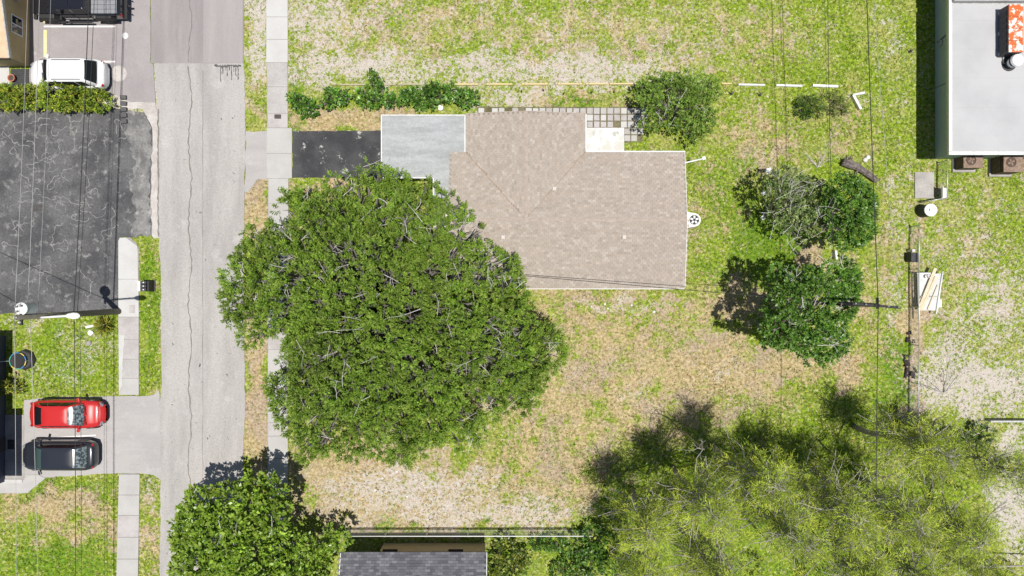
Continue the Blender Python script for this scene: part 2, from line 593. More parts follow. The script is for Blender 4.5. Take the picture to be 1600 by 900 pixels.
# ------------------------------------------------------------------ road, aprons, lots, drives
road = sheet("road", [(241, 94), (381, 94)] + [(384, 200), (380, 430), (383, 640), (380, 720), (377, 900), (372, 1500),
             (250, 1500), (250, 900), (251, 745), (249, 640), (253, 600), (251, 420), (246, 330), (248, 200)], 0.018, 'road_old', 0.04)
resurf = sheet("road_resurfaced", [(236, -500), (382, -500), (381, 99), (236, 99)], 0.026, 'road_new', 0.012)
# older-looking east lane strip of the resurfaced part
MB().prism([px(318, -500), px(380, -500), px(379, 98.4), px(318, 98.4)], 0.0262, 0.030).build("paving_strip", 'road_strip', resurf)
apron = sheet("parking_apron", [(46, -500), (235, -500), (235, 98), (240, 102), (243, 160), (205, 160), (185, 150), (150, 138), (46, 138)], 0.02, 'apron', 0.03)
shoulder = sheet("shoulder", [(384, 205), (418, 205), (420, 278), (402, 280), (388, 300), (383, 300)], 0.012, 'drive_grey', 0.06)
sheet("shoulder", [(172, 120), (200, 116), (238, 140), (246, 175), (248, 330), (250, 372), (240, 372), (232, 360), (236, 230), (225, 172), (190, 168)], 0.010, 'sand_edge', 0.08)
lot = sheet("parking_lot", [(-500, 168), (165, 169), (192, 171), (226, 176), (238, 200), (236, 300), (237, 368), (186, 371), (185, 484), (60, 490), (-500, 497)], 0.022, 'lot_black', 0.07)
stained('lot_worn', (0.135, 0.132, 0.13), (0.24, 0.235, 0.225), 0.9, 0.42, 0.60, 0.25, 8, patch2=(0.38, 0.365, 0.35), p2scale=1.4, p2lo=0.55, p2hi=0.68)
MB().prism(rough_poly([px(*q) for q in [(196, 172), (226, 177), (237, 200), (235, 300), (236, 366), (206, 369), (214, 330), (203, 290), (212, 250), (198, 215)]], .25, .16), .021, .0245).build('worn_edge', 'lot_worn', lot)
drive_w = sheet("west_driveway", [(38, 625), (60, 622), (186, 619), (218, 619), (240, 617), (249, 610), (252, 750), (240, 742), (218, 739), (186, 739), (72, 746), (44, 770), (34, 771), (-200, 772), (-200, 748), (36, 748)], 0.021, 'drive_grey', 0.03)
drive_h = sheet("house_driveway", [(457, 205), (600, 204), (600, 277), (457, 278)], 0.02, 'drive_black', 0.03)


def strip(mb, pts, w, z, jit=0.0):
    pts = [Vector(p) for p in pts]
    L, Rr = [], []
    for i, p in enumerate(pts):
        d = pts[min(i + 1, len(pts) - 1)] - pts[max(i - 1, 0)]
        n = Vector((-d.y, d.x, 0)).normalized()
        ww = w * R.uniform(0.4, 1.4) if jit else w
        L.append((p.x + n.x * ww / 2, p.y + n.y * ww / 2, z))
        Rr.append((p.x - n.x * ww / 2, p.y - n.y * ww / 2, z))
    mb.grid([Rr, L])


# centre crack along the road
mb = MB()
pts = []
y = -120
while y < 1000:
    pts.append(px(297 + 2.2 * math.sin(y * 0.05) + R.uniform(-1.4, 1.4), y, 0))
    y += 7
strip(mb, [p for p in pts if p.y < 13.9], 0.07, 0.0215, 1)
mb.build("crack", 'crack_dark', road)
mb = MB()
strip(mb, [p for p in pts if p.y > 14.1], 0.06, 0.0295, 1)
mb.build("crack", 'crack_dark', resurf)
mb = MB()
strip(mb, [px(317 + R.uniform(-.6, .6), yy, 0) for yy in range(110, 900, 14)], 0.03, 0.0213, 1)
mb.build("crack", 'crack_dark', road)
# seam between resurfaced and old paving, tar fingers at its east end
mb = MB()
for k in range(9):
    x = 345 + k * 3.4
    strip(mb, [px(x + R.uniform(-.5, .5), yy, 0) for yy in range(101, R.randint(112, 130), 3)], 0.06, 0.022, 1)
strip(mb, [px(x, 103 + R.uniform(-1, 1.5), 0) for x in range(335, 378, 2)], 0.12, 0.0228, 1)
mb.build("tar_streaks", 'tar', road, kind="stuff")
# dark spots on the road
mb = MB()
for (x, y, r_) in [(312, 570, 3), (271, 538, 2), (355, 586, 2), (314, 333, 2), (320, 405, 1.5), (366, 284, 1.5), (272, 316, 1), (355, 685, 1.5), (326, 685, 2), (268, 633, 1.5), (307, 660, 1.2), (300, 700, 1), (369, 656, 1), (328, 680, 1.4),
                   (270, 506, 1.5), (301, 536, 1), (306, 332, 1), (350, 530, 1), (345, 185, 2), (365, 270, 1.5), (365, 183, 2)] + [(R.uniform(255, 375), R.uniform(110, 880), R.uniform(.4, 1.1)) for _ in range(90)]:
    for _ in range(3):
        c = px(x + R.uniform(-2, 2), y + R.uniform(-2, 2))
        n = 7
        mb.add([(c.x + math.cos(2 * PI * i / n) * r_ * .02 * R.uniform(.5, 1.3), c.y + math.sin(2 * PI * i / n) * r_ * .02 * R.uniform(.5, 1.3), 0.0235 + 0.0004 * _) for i in range(n)], [tuple(range(n))])
mb.build("oil_spot", 'tar', road, kind="stuff")
# wheel-track repair on the west side of the shoulder: long joint
mb = MB()
strip(mb, [px(247.5 + R.uniform(-.8, .8), yy) for yy in range(170, 372, 5)], 0.09, 0.0235, 1)
mb.build("edge_joint", 'crack_dark', road)

# cracks of the black lot: wandering pale lines
mb = MB()
seeds = [(75, 255), (100, 265), (90, 300), (95, 330), (120, 345), (140, 300), (85, 365), (120, 395), (20, 360), (30, 385), (10, 375), (75, 400), (140, 290), (60, 250), (110, 180), (35, 190), (150, 340), (20, 230), (60, 190), (80, 430), (145, 440), (100, 375), (30, 430), (150, 220)]
for (sx, sy) in seeds + [(R.uniform(5, 225), R.uniform(180, 360)) for _ in range(26)]:
    a = R.uniform(0, 2 * PI)
    for br in range(R.choice([1, 2, 2])):
        x, y, aa = sx, sy, a + br * R.uniform(1.4, 2.6)
        pts = [px(x, y)]
        for _ in range(R.randint(6, 14)):
            aa += R.uniform(-1.0, 1.0)
            x += math.cos(aa) * 3.0
            y += math.sin(aa) * 3.0
            if not (2 < x < 232 and 176 < y < 470) or (x > 180 and y > 360): break
            pts.append(px(x, y))
        if len(pts) > 3: strip(mb, pts, R.uniform(0.02, 0.045), 0.0262, 1)
mb.build("crack_lines", 'crack_pale', lot, kind="stuff")
# parking bay lines on the apron, the west drive's line, a yellow kerb stripe
for (x0, x1, y) in [(69, 180, 41.5), (112, 180, 96.5)]:
    MB().prism([px(x0, y - 1.3), px(x1, y - 1.3), px(x1, y + 1.3), px(x0, y + 1.3)], 0.0205, 0.025).build("bay_line", 'paint_white', apron)
for (y0, y1) in [(47, 89), (-10, 36)]:
    MB().prism([px(68.5, y0), px(73.5, y0), px(73.5, y1), px(68.5, y1)], 0.0205, 0.026).build("kerb_stripe", 'paint_yellow', apron)
MB().prism([px(62, 684), px(150, 679), px(150, 681), px(62, 686.5)], 0.0215, 0.026).build("bay_line", 'paint_white', drive_w)
# manhole-like access covers
tag(MB().lathe([(0.20, 0.0), (0.20, 0.03), (0.17, 0.035), (0.10, 0.035), (0.08, 0.028)], *px(196, 56)[:2], n=16).build("meter_cover", 'pad_white'), "small pale round meter cover set in the parking apron", "cover")
mb = MB()
mb.lathe([(0.52, 0.0), (0.50, 0.032), (0.1, 0.036)], *px(186, 115)[:2], n=18)
tag(mb.build("concrete_patch", 'sand_edge'), "pale round concrete patch behind the white SUV's tail", "patch")
# catch basin in the black lot
t = thing("drain_grate", px(60, 325, 0.022), "rusty square drain grate in the cracked black parking lot", "drain")
c = px(60, 325)
MB().box(c.x, c.y, 0.028, 0.75, 0.55, 0.02).build("frame", 'tar', t)
for i in range(2):
    for j in range(5):
        MB().box(c.x - .24 + .12 * j, c.y - .1 + .2 * i, 0.042, 0.085, 0.17, 0.016).build("grate_bar", 'iron', t)


# ------------------------------------------------------------------ sidewalks made of slabs
def slabs(walk, x0a, x1a, x0b, x1b, ys, mats, z=0.055):
    """slab row between y cuts; x limits run linearly from (x0a,x1a) at the first cut to (x0b,x1b) at the last"""
    for i in range(len(ys) - 1):
        t0, t1 = [(yy - ys[0]) / (ys[-1] - ys[0]) for yy in (ys[i], ys[i + 1])]
        f = lambda a, b, t_: a + (b - a) * t_
        g = 0.25
        p = [px(f(x0a, x0b, t0), ys[i] + g), px(f(x1a, x1b, t0), ys[i] + g), px(f(x1a, x1b, t1), ys[i + 1] - g), px(f(x0a, x0b, t1), ys[i + 1] - g)]
        zz = z + R.uniform(-.006, .006)
        MB().prism(p, -0.02, zz).build("slab", mats[i % len(mats)] if isinstance(mats, list) else mats, walk, bevel=0.008)
        PAVED.append([(q.x, q.y) for q in p])


def walk_base(name, pts):
    o = MB().prism([px(*p) for p in pts], -0.02, 0.012).build(name, 'pad_grey')
    o["kind"] = "structure"
    PAVED.append([tuple(px(*p)[:2]) for p in pts])
    return o


we = walk_base("east_sidewalk", [(417, -300), (450, -300), (450, 205), (456, 206), (456, 278), (451, 279), (449, 900), (449, 1300), (417, 1300), (419, 279), (418, 278), (417, 100)])
slabs(we, 416.5, 450, 416.5, 450, [-300, -262, -225, -188, -150, -114, -78, -42, -8, 27, 62, 98], 'walk_white')
slabs(we, 418, 449.5, 419.5, 450, [98.2, 136, 177.5, 200], ['walk_grey', 'walk_grey', 'walk_mid'])
slabs(we, 417, 456.5, 417.5, 456.5, [200.2, 240, 279], ['walk_pale', 'walk_pale'], 0.06)
slabs(we, 420, 451, 418.5, 449, [279.2, 318, 356, 394, 432, 470, 508, 546, 584, 622, 660, 681, 716, 752, 790, 828, 866, 904, 950, 1000, 1050, 1300], ['walk_pale', 'walk_pale', 'walk_mid', 'walk_pale'])
c = px(434.5, 182.5)
tag(MB().box(c.x, c.y, 0.062, 0.42, 0.27, 0.012).build("meter_box_lid", 'iron'), "dark rectangular meter lid set in the sidewalk slab", "lid")
ww = walk_base("west_sidewalk", [(185, 372), (204, 371), (213, 380), (217, 388), (217, 617), (186, 617)])
p = [px(*q) for q in [(185.5, 436), (185.5, 376), (189, 371.5), (198, 371.5), (208, 379), (215, 384), (216, 392), (216.5, 436)]]
MB().prism(p, -0.02, 0.058).build("slab", 'walk_white', ww, bevel=0.008)
slabs(ww, 185.5, 217, 185.5, 217.5, [436.3, 495], 'walk_white')
slabs(ww, 185.5, 217.5, 186.5, 217.5, [495.3, 530.5, 561, 591, 617], ['walk_mid', 'walk_mid', 'walk_grey', 'walk_pale'])
ws = walk_base("west_sidewalk", [(186, 740), (218, 740), (216, 900), (216, 1300), (182, 1300), (182, 900)])
slabs(ws, 186.5, 219, 182.5, 216, [741, 773, 805, 839, 873, 910], ['walk_pale', 'walk_pale', 'walk_mid', 'walk_pale'])
slabs(ws, 182.5, 216, 182, 216, [910.2, 950, 1000, 1050, 1300], 'walk_pale')
# worn concrete stripe on the left of the middle slabs
MB().prism(rough_poly([px(186.5, 523), px(196, 524), px(193, 560), px(192, 600), px(187, 612)], .2, .04), 0.05, 0.067).build("mortar_patch", 'walk_white', ww)
c = px(207, 483)
MB().box(c.x, c.y, 0.064, 0.36, 0.52, 0.014).build("utility_lid", 'walk_mid', ww)

# ------------------------------------------------------------------ pavers and pads beside the tan house
stained('soil', (0.105, 0.10, 0.045), (0.19, 0.165, 0.10), 1.5, .4, .6, .25, 12)
patio = sheet("patio", [(745, 167), (1004, 167), (1004, 204), (1004, 222), (972, 222), (972, 200), (745, 200)], 0.004, 'soil', 0.05)
GX = 10.6
for r_ in range(3):
    for k in range(25):
        x, y = 747 + k * GX, 168.5 + r_ * 10.6
        if r_ and x < 912: continue
        if x < 822 and R.random() < .35: continue
        if r_ and 1006 < x: continue
        if R.random() < .03: continue
        c = px(x + 5, y + 5)
        s_ = R.uniform(.335, .38)
        MB().box(c.x, c.y, 0.018 + R.uniform(0, .014), s_, R.uniform(.335, .38), 0.05, rz=R.uniform(-.03, .03)).build("paver", R.choice(['paver', 'paver', 'walk_pale', 'walk_mid', 'walk_grey', 'walk_white']), patio, bevel=0.01)
for r_ in range(2):
    for k in range(3):
        if r_ == 1 and k == 2: continue
        c = px(976 + k * GX + 4, 200.5 + r_ * 10.6 + 5)
        MB().box(c.x, c.y, 0.018 + R.uniform(0, .01), .365, .365, 0.05, rz=R.uniform(-.03, .03)).build("paver", R.choice(['paver', 'walk_pale']), patio, bevel=0.01)
pad = sheet("porch_pad", [(908, 200), (975, 200), (975, 246), (908, 246)], 0.07, 'pad_white', 0.0, step=9)
sheet("concrete_pad", [(1429, 269), (1459, 269), (1459, 310), (1429, 310)], 0.05, 'pad_grey', 0.012)
# concrete step by the south-west house
sheet("porch_walk", [(-200, 752), (36, 752), (44, 742), (62, 742), (72, 747), (44, 769), (-200, 770)], 0.055, 'walk_pale', 0.01)

# ------------------------------------------------------------------ building materials
mat('shingle', rough=0.9, attr=True, var=0.10, scale=9, bump=0.2, bscale=60)
mat('roof_deck', (0.27, 0.225, 0.19), 0.9, var=0.1, scale=5)
mat('ridge_cap', (0.37, 0.31, 0.265), 0.9, var=0.15, scale=4)
stained('flat_roof', (0.385, 0.40, 0.402), (0.305, 0.318, 0.318), 0.8, 0.42, 0.62, 0.14, 9, bump=0.2, stretch=(0.5, 2.6, 1),
        patch2=(0.33, 0.345, 0.35), p2scale=1.1, p2lo=0.62, p2hi=0.80)
stained('membrane', (0.455, 0.455, 0.46), (0.40, 0.40, 0.405), 0.35, 0.42, 0.68, 0.03, 20, bump=0.12, patch2=(0.34, 0.34, 0.34), p2scale=0.5, p2lo=0.62, p2hi=0.82)
mat('white_trim', (0.76, 0.76, 0.75), 0.6, var=0.06, scale=4)
mat('white_dirty', (0.70, 0.69, 0.67), 0.6, col2=(0.5, 0.48, 0.45), scale=4, lo=.45, hi=.75)
mat('wall_cream', (0.62, 0.57, 0.48), 0.85, var=0.06, scale=3, bump=0.15)
mat('wall_tan', (0.52, 0.40, 0.20), 0.85, var=0.07, scale=2.5, bump=0.15)
mat('wall_sage', (0.36, 0.44, 0.40), 0.85, col2=(0.41, 0.48, 0.44), scale=1.5, bump=0.15)
mat('wall_navy', (0.06, 0.07, 0.11), 0.7, var=0.1)
mat('peach_roof', (0.58, 0.40, 0.25), 0.85, col2=(0.66, 0.48, 0.32), scale=3, bump=0.2)
mat('glass_dark', (0.015, 0.02, 0.028), 0.06, spec=0.8)
mat('glass_pane', (0.03, 0.045, 0.055), 0.08, spec=0.7)
mat('charcoal', (0.045, 0.045, 0.048), 0.75, var=0.2, scale=6)
mat('dark_metal', (0.05, 0.05, 0.055), 0.45, metal=0.6, var=0.2, scale=8)
mat('galv', (0.55, 0.56, 0.57), 0.45, metal=0.5, var=0.12, scale=10)
mat('galv_dull', (0.42, 0.42, 0.41), 0.6, metal=0.3, var=0.2, scale=6)
mat('navy_roof', (0.05, 0.055, 0.075), 0.8, var=0.2, scale=5)
mat('rust', (0.60, 0.13, 0.03), 0.85, col2=(0.72, 0.68, 0.62), scale=3.2, detail=3, lo=0.50, hi=0.56)
mat('rust_brown', (0.20, 0.125, 0.085), 0.8, col2=(0.28, 0.21, 0.165), scale=5, lo=.4, hi=.6)
mat('brown_dark', (0.09, 0.06, 0.045), 0.8, var=.2, scale=6)


def shingle_rows(mb, poly, u, up2, slope, z_at, tabs, palette, wob=0.0):
    """poly: plan outline; u: unit plan vector along the eave; up2: unit plan vector upslope; z_at(x,y): deck height"""
    expo, tab = tabs
    us = [p[0] * u[0] + p[1] * u[1] for p in poly]
    vs = [p[0] * up2[0] + p[1] * up2[1] for p in poly]

    def inside(x, y):
        r_ = False
        n = len(poly)
        for i in range(n):
            x1, y1 = poly[i][:2]
            x2, y2 = poly[(i + 1) % n][:2]
            if (y1 > y) != (y2 > y) and x < (x2 - x1) * (y - y1) / (y2 - y1) + x1: r_ = not r_
        return r_
    v = min(vs) - 0.02
    row = 0
    while v < max(vs):
        a = min(us) - tab * (.5 * (row % 2) + R.uniform(0, .12))
        while a < max(us):
            w = tab
            cu, cv = a + w / 2, v + expo * 0.5
            x, y = u[0] * cu + up2[0] * cv, u[1] * cu + up2[1] * cv
            if inside(x, y):
                lift = 0.026 + R.uniform(0, .006)
                q = []
                for (du, dv, h) in ((0.004, 0, lift), (w - 0.008, 0, lift), (w - 0.008, expo * 1.12, 0.006), (0.004, expo * 1.12, 0.006)):
                    xx, yy = u[0] * (a + du) + up2[0] * (v + dv), u[1] * (a + du) + up2[1] * (v + dv)
                    q.append((xx, yy, z_at(xx, yy) + h))
                q.append((q[0][0], q[0][1], q[0][2] - lift))
                q.append((q[1][0], q[1][1], q[1][2] - lift))
                b = R.choice(palette)
                k = R.uniform(.95, 1.05)
                mb.add(q, [(0, 1, 2, 3), (4, 5, 1, 0)] if (u[0] * up2[1] - u[1] * up2[0]) > 0 else [(3, 2, 1, 0), (0, 1, 5, 4)], tuple(c_ * k * .95 for c_ in b))
            a += w
        v += expo
        row += 1


def slab3(mb, pts, th, col=None):
    """sloping slab: top outline pts (3d), thickness th downwards"""
    n = len(pts)
    a = sum(pts[i][0] * pts[(i + 1) % n][1] - pts[(i + 1) % n][0] * pts[i][1] for i in range(n))
    p = list(pts) if a > 0 else list(pts)[::-1]
    vs = [tuple(q) for q in p] + [(q[0], q[1], q[2] - th) for q in p]
    mb.add(vs, [tuple(range(n)), tuple(range(2 * n - 1, n - 1, -1))] + [(i, n + i, n + (i + 1) % n, (i + 1) % n) for i in range(n)], col)


# ------------------------------------------------------------------ the tan-roofed house
def tan_house():
    ze = 2.62
    e = lambda x, y: px(x, y, ze)
    xw, xe = e(704, 0).x, e(1069.5, 0).x
    yn, ys = e(0, 238).y, e(0, 450.5).y
    yr = (yn + ys) / 2
    zr = ze + .62
    x2, x3 = e(728, 0).x, e(914.5, 0).x
    xm = (x2 + x3) / 2
    yg = e(0, 178.5).y
    t = thing("tan_roof_house", ((xw + xe) / 2, yr, 0), "low house with tan shingle roof and pale flat carport roof beside the big tree", "house")
    zmain = lambda x, y: ze + (zr - ze) * (1 - abs(y - yr) / (yn - yr))
    zwing = lambda x, y: ze + (zr - ze) * (1 - abs(x - xm) / (x3 - xm))
    planes = [([(xw, ys), (xe, ys), (xe, yr), (xw, yr)], (1, 0), (0, 1), zmain),
              ([(xw, yr), (xm, yr), (x2, yn), (xw, yn)], (-1, 0), (0, -1), zmain),
              ([(xm, yr), (xe, yr), (xe, yn), (x3, yn)], (-1, 0), (0, -1), zmain),
              ([(x2, yn), (xm, yr), (xm, yg), (x2, yg)], (0, -1), (1, 0), zwing),
              ([(x3, yn), (x3, yg), (xm, yg), (xm, yr)], (0, 1), (-1, 0), zwing)]
    deck = MB()
    sh = MB()
    pal = [(0.37, 0.32, 0.272), (0.385, 0.335, 0.287), (0.355, 0.305, 0.257), (0.415, 0.365, 0.318), (0.375, 0.315, 0.262), (0.365, 0.32, 0.275), (0.37, 0.32, 0.272), (0.335, 0.287, 0.243)]
    for poly, u, v, zf in planes:
        slab3(deck, [(p[0], p[1], zf(*p)) for p in poly], 0.10)
        shingle_rows(sh, poly, u, v, 0.28, zf, (0.143, 0.25), pal)
    roof = deck.build("roof", 'roof_deck', t)
    sh.build("shingles", 'shingle', roof, kind="stuff")
    # ridge caps and valleys
    for (a, b, nm) in (((xw, yr, zr + .012), (xe, yr, zr + .012), "ridge_cap"), ((xm, yr, zr + .012), (xm, yg, zr + .012), "ridge_cap")):
        a, b = Vector(a), Vector(b)
        d = (b - a).normalized()
        s = Vector((-d.y, d.x, 0))
        m_ = MB()
        m_.grid([[a + s * .12 - Vector((0, 0, .015)), b + s * .12 - Vector((0, 0, .015))], [a + Vector((0, 0, .022)), b + Vector((0, 0, .022))], [a - s * .12 - Vector((0, 0, .015)), b - s * .12 - Vector((0, 0, .015))]])
        m_.build(nm, 'ridge_cap', roof)
    mat('valley_metal', (0.30, 0.22, 0.15), 0.8, var=.25, scale=2)
    for xx in (x2, x3):
        m_ = MB()
        a, b = Vector((xx, yn, ze + .032)), Vector((xm, yr, zr + .03))
        s = Vector((-(b - a).y, (b - a).x, 0)).normalized() * .028
        m_.grid([[a + s, b + s * .5], [a - s, b - s * .5]])
        m_.build("valley", 'valley_metal', roof)
    # roof vents
    mat('vent_grey', (0.50, 0.46, 0.42), 0.6, var=.1, scale=8)
    for (x, y) in ((866, 295), (974.5, 370.5), (786, 371)):
        p = px(x, y, 3.0)
        z = zmain(p.x, p.y)
        m_ = MB().box(p.x, p.y, z + .06, .19, .19, .12)
        m_.box(p.x, p.y, z + .13, .22, .22, .03)
        m_.build("vent", 'vent_grey', roof, bevel=.012)
    # fascia: white drip edges on the rakes and eaves
    for (a, b) in (((x2 - .02, yg + .03), (xm, yg + .03)), ((xm, yg + .03), (x3 + .02, yg + .03))):
        a3, b3 = (a[0], a[1], zwing(*a)), (b[0], b[1], zwing(*b))
        MB().tube([a3, b3], .035, 4).build("drip_edge", 'ridge_cap', roof)
    m_ = MB()
    m_.bx(x3 + .003, x3 + .075, yn + .05, yg + .02, ze - .14, ze + .02)
    m_.build("gutter", 'white_trim', t, bevel=.01)
    MB().bx(x3 + .06, xe + .03, yn + .003, yn + .085, ze - .14, ze + .02).build("gutter", 'white_trim', t, bevel=.01)
    MB().bx(xw, xe, ys - .05, ys - .003, ze - .16, ze - .01).build("fascia", 'white_trim', t)
    for (ya, yb) in ((ys, yr), (yn, yr)):
        m_ = MB()
        slab3(m_, [(xe + .004, ya, ze + .03), (xe + .028, ya, ze + .03), (xe + .028, yb, zr + .03), (xe + .004, yb, zr + .03)], .16)
        m_.build("rake_board", 'white_trim', t)
    # walls under the eaves
    wl = MB()
    oh = .5
    wl.bx(xw + .3, xe - oh, ys + oh, yn - oh, 0, ze - .04)
    wall = wl.build("wall", 'wall_cream', t)
    MB().bx(x2 + oh, x3 - oh, yn - oh + .002, yg - oh, 0, ze - .041).build("wall", 'wall_cream', t)
    # gable triangles
    for xx in (xw + .3, xe - oh):
        m_ = MB()
        m_.add([(xx, ys + oh, ze - .05), (xx, yn - oh, ze - .05), (xx, yr, zr - .14)], [(0, 1, 2)])
        m_.build("gable", 'wall_cream', t)
    m_ = MB()
    m_.add([(x2 + oh, yg - oh, ze - .05), (x3 - oh, yg - oh, ze - .05), (xm, yg - oh, zr - .14)], [(0, 1, 2)])
    m_.build("gable", 'wall_cream', t)
    # windows and a door on the walls
    def win(cx, cy, w, h, axis, z=1.4):
        fr = MB()
        if axis == 'x': fr.bx(cx - w / 2, cx + w / 2, cy - .03, cy + .03, z - h / 2, z + h / 2)
        else: fr.bx(cx - .03, cx + .03, cy - w / 2, cy + w / 2, z - h / 2, z + h / 2)
        f = fr.build("window", 'white_trim', t)
        for k in (-1, 1):
            pn = MB()
            if axis == 'x': pn.bx(cx + k * w / 4 - w / 4 + .05, cx + k * w / 4 + w / 4 - .05, cy - .035, cy + .035, z - h / 2 + .06, z + h / 2 - .06)
            else: pn.bx(cx - .035, cx + .035, cy + k * w / 4 - w / 4 + .05, cy + k * w / 4 + w / 4 - .05, z - h / 2 + .06, z + h / 2 - .06)
            pn.build("pane", 'glass_pane', f)
    for xx in (xw + 2.2, xw + 6.4, xw + 10.6): win(xx, ys + oh, 1.6, 1.2, 'x')
    for yy in (ys + 2.2, yn - 2.0): win(xe - oh, yy, 1.4, 1.1, 'y')
    win(xm, yg - oh, 1.5, 1.1, 'x')
    d = MB().bx(x3 + .8, x3 + 1.7, yn - oh - .02, yn - oh + .03, .08, 2.1).build("door", 'white_trim', t, bevel=.01)
    MB().lathe([(.03, 0), (.04, .03), (.02, .06)], x3 + 1.62, yn - oh + .03, 8, 'y', 1.05).build("handle", 'galv', d)
    # the flat carport roof
    zf = 2.5
    f = lambda x, y: px(x, y, zf)
    poly = [(596, 180), (727, 180), (727, 240.5), (711.5, 240.5), (711.5, 291), (702, 291), (702, 318), (677, 318), (677, 278), (596, 278)]
    fl = MB().prism([f(*p) for p in poly], zf - .2, zf).build("carport_roof", 'flat_roof', t)
    mat('flashing', (0.60, 0.63, 0.645), 0.6, var=.08, scale=3)
    edges = [((596, 278.4), (596, 180)), ((595.2, 180), (748, 180)), ((596, 278), (677, 278)), ((677, 278), (677, 316)), ((727, 180), (727, 240.5)), ((711.5, 240.5), (711.5, 290.5))]
    for i, (a, b) in enumerate(edges):
        A, B = f(*a), f(*b)
        inn = i >= 4
        dx = .5 * (.045 if not inn else .10)
        z1 = zf + (.035 if not inn else .06)
        if abs(A.x - B.x) < .05: MB().bx(A.x - dx, A.x + dx, min(A.y, B.y) + .041, max(A.y, B.y) - .041, zf - .21, z1).build("drip_edge", 'white_trim' if not inn else 'flashing', fl)
        else: MB().bx(min(A.x, B.x), max(A.x, B.x), A.y - .028, A.y + .028, zf - .212, z1 + .003).build("drip_edge", 'white_dirty', fl)
    # low seams of the rolled roofing
    for k in range(4):
        yy = f(0, 196 + 21 * k).y
        MB().bx(f(598, 0).x, f(709, 0).x, yy - .035, yy + .035, zf - .005, zf + .006).build("seam", 'flat_roof', fl)
    for (x, y) in ((606, 186), (606, 270), (650, 186), (672, 270)):
        p = f(x, y)
        MB().bx(p.x - .05, p.x + .05, p.y - .05, p.y + .05, 0, zf - .2).build("carport_post", 'white_trim', t)
    w_ = f(690, 0).x
    MB().bx(w_ - .5, xw + .31, ys + 3.6, yn - .3, 0, zf - .2).build("wall", 'wall_cream', t)
    return t, zmain, (xw, xe, yn, ys, ze, xm, yr)


HOUSE, ZMAIN, HDIM = tan_house()
xw, xe, yn, ys, ze, xm, yr = HDIM
# slender white arm pointing out from the east eave
a, b = px(1060, 256.5, 2.5), px(1098, 248, 2.5)
t = thing("eave_pole", (a.x, a.y, 2.5), "slender white pole with a square cap jutting from the tan roof's gable end", "pole")
MB().tube([(xe - .55, a.y - .05, 2.42), (b.x, b.y, 2.5)], .045, 8).build("shaft", 'white_trim', t, smooth=True)
MB().box(b.x + .06, b.y + .03, 2.5, .2, .2, .16, rz=.22).build("cap", 'white_trim', t, bevel=.02)
# white outdoor unit by the gable wall
c = px(1083, 343.5, .85)
t = thing("outdoor_unit", (c.x, c.y, 0), "white rounded outdoor unit with black fan wheel beside the house gable", "outdoor unit")
poly = [(c.x - 1.1, c.y - .52), (c.x - .5, c.y - .52)]
for k in range(11):
    an = -PI / 2 * .8 + PI * .8 * k / 10
    poly.append((c.x + .06 + .42 * math.cos(an), c.y + .42 * math.sin(an)))
poly += [(c.x - .5, c.y + .52), (c.x - 1.1, c.y + .52)]
MB().prism(poly, .05, .85).build("casing", 'white_trim', t, bevel=.03)
MB().prism([(q[0] * 1.0 + .05, q[1] - .06) for q in poly], 0, .05).build("base", 'rust_brown', t)
m_ = MB().lathe([(.30, .853), (.30, .868), (.27, .872)], c.x + .07, c.y, 22)
m_.build("fan_well", 'charcoal', t)
for k in range(5):
    an = 2 * PI * k / 5 + .3
    MB().box(c.x + .07 + .17 * math.cos(an), c.y + .17 * math.sin(an), .882, .17, .11, .012, rz=an).build("fan_blade", 'white_trim', t, bevel=.02)
MB().lathe([(.085, .86), (.085, .90), (.05, .905)], c.x + .07, c.y, 14).build("hub", 'charcoal', t)
for k in range(3):
    MB().box(c.x - .48, c.y - .25 + .25 * k, .857, .22, .04, .012).build("louvre", 'galv_dull', t)


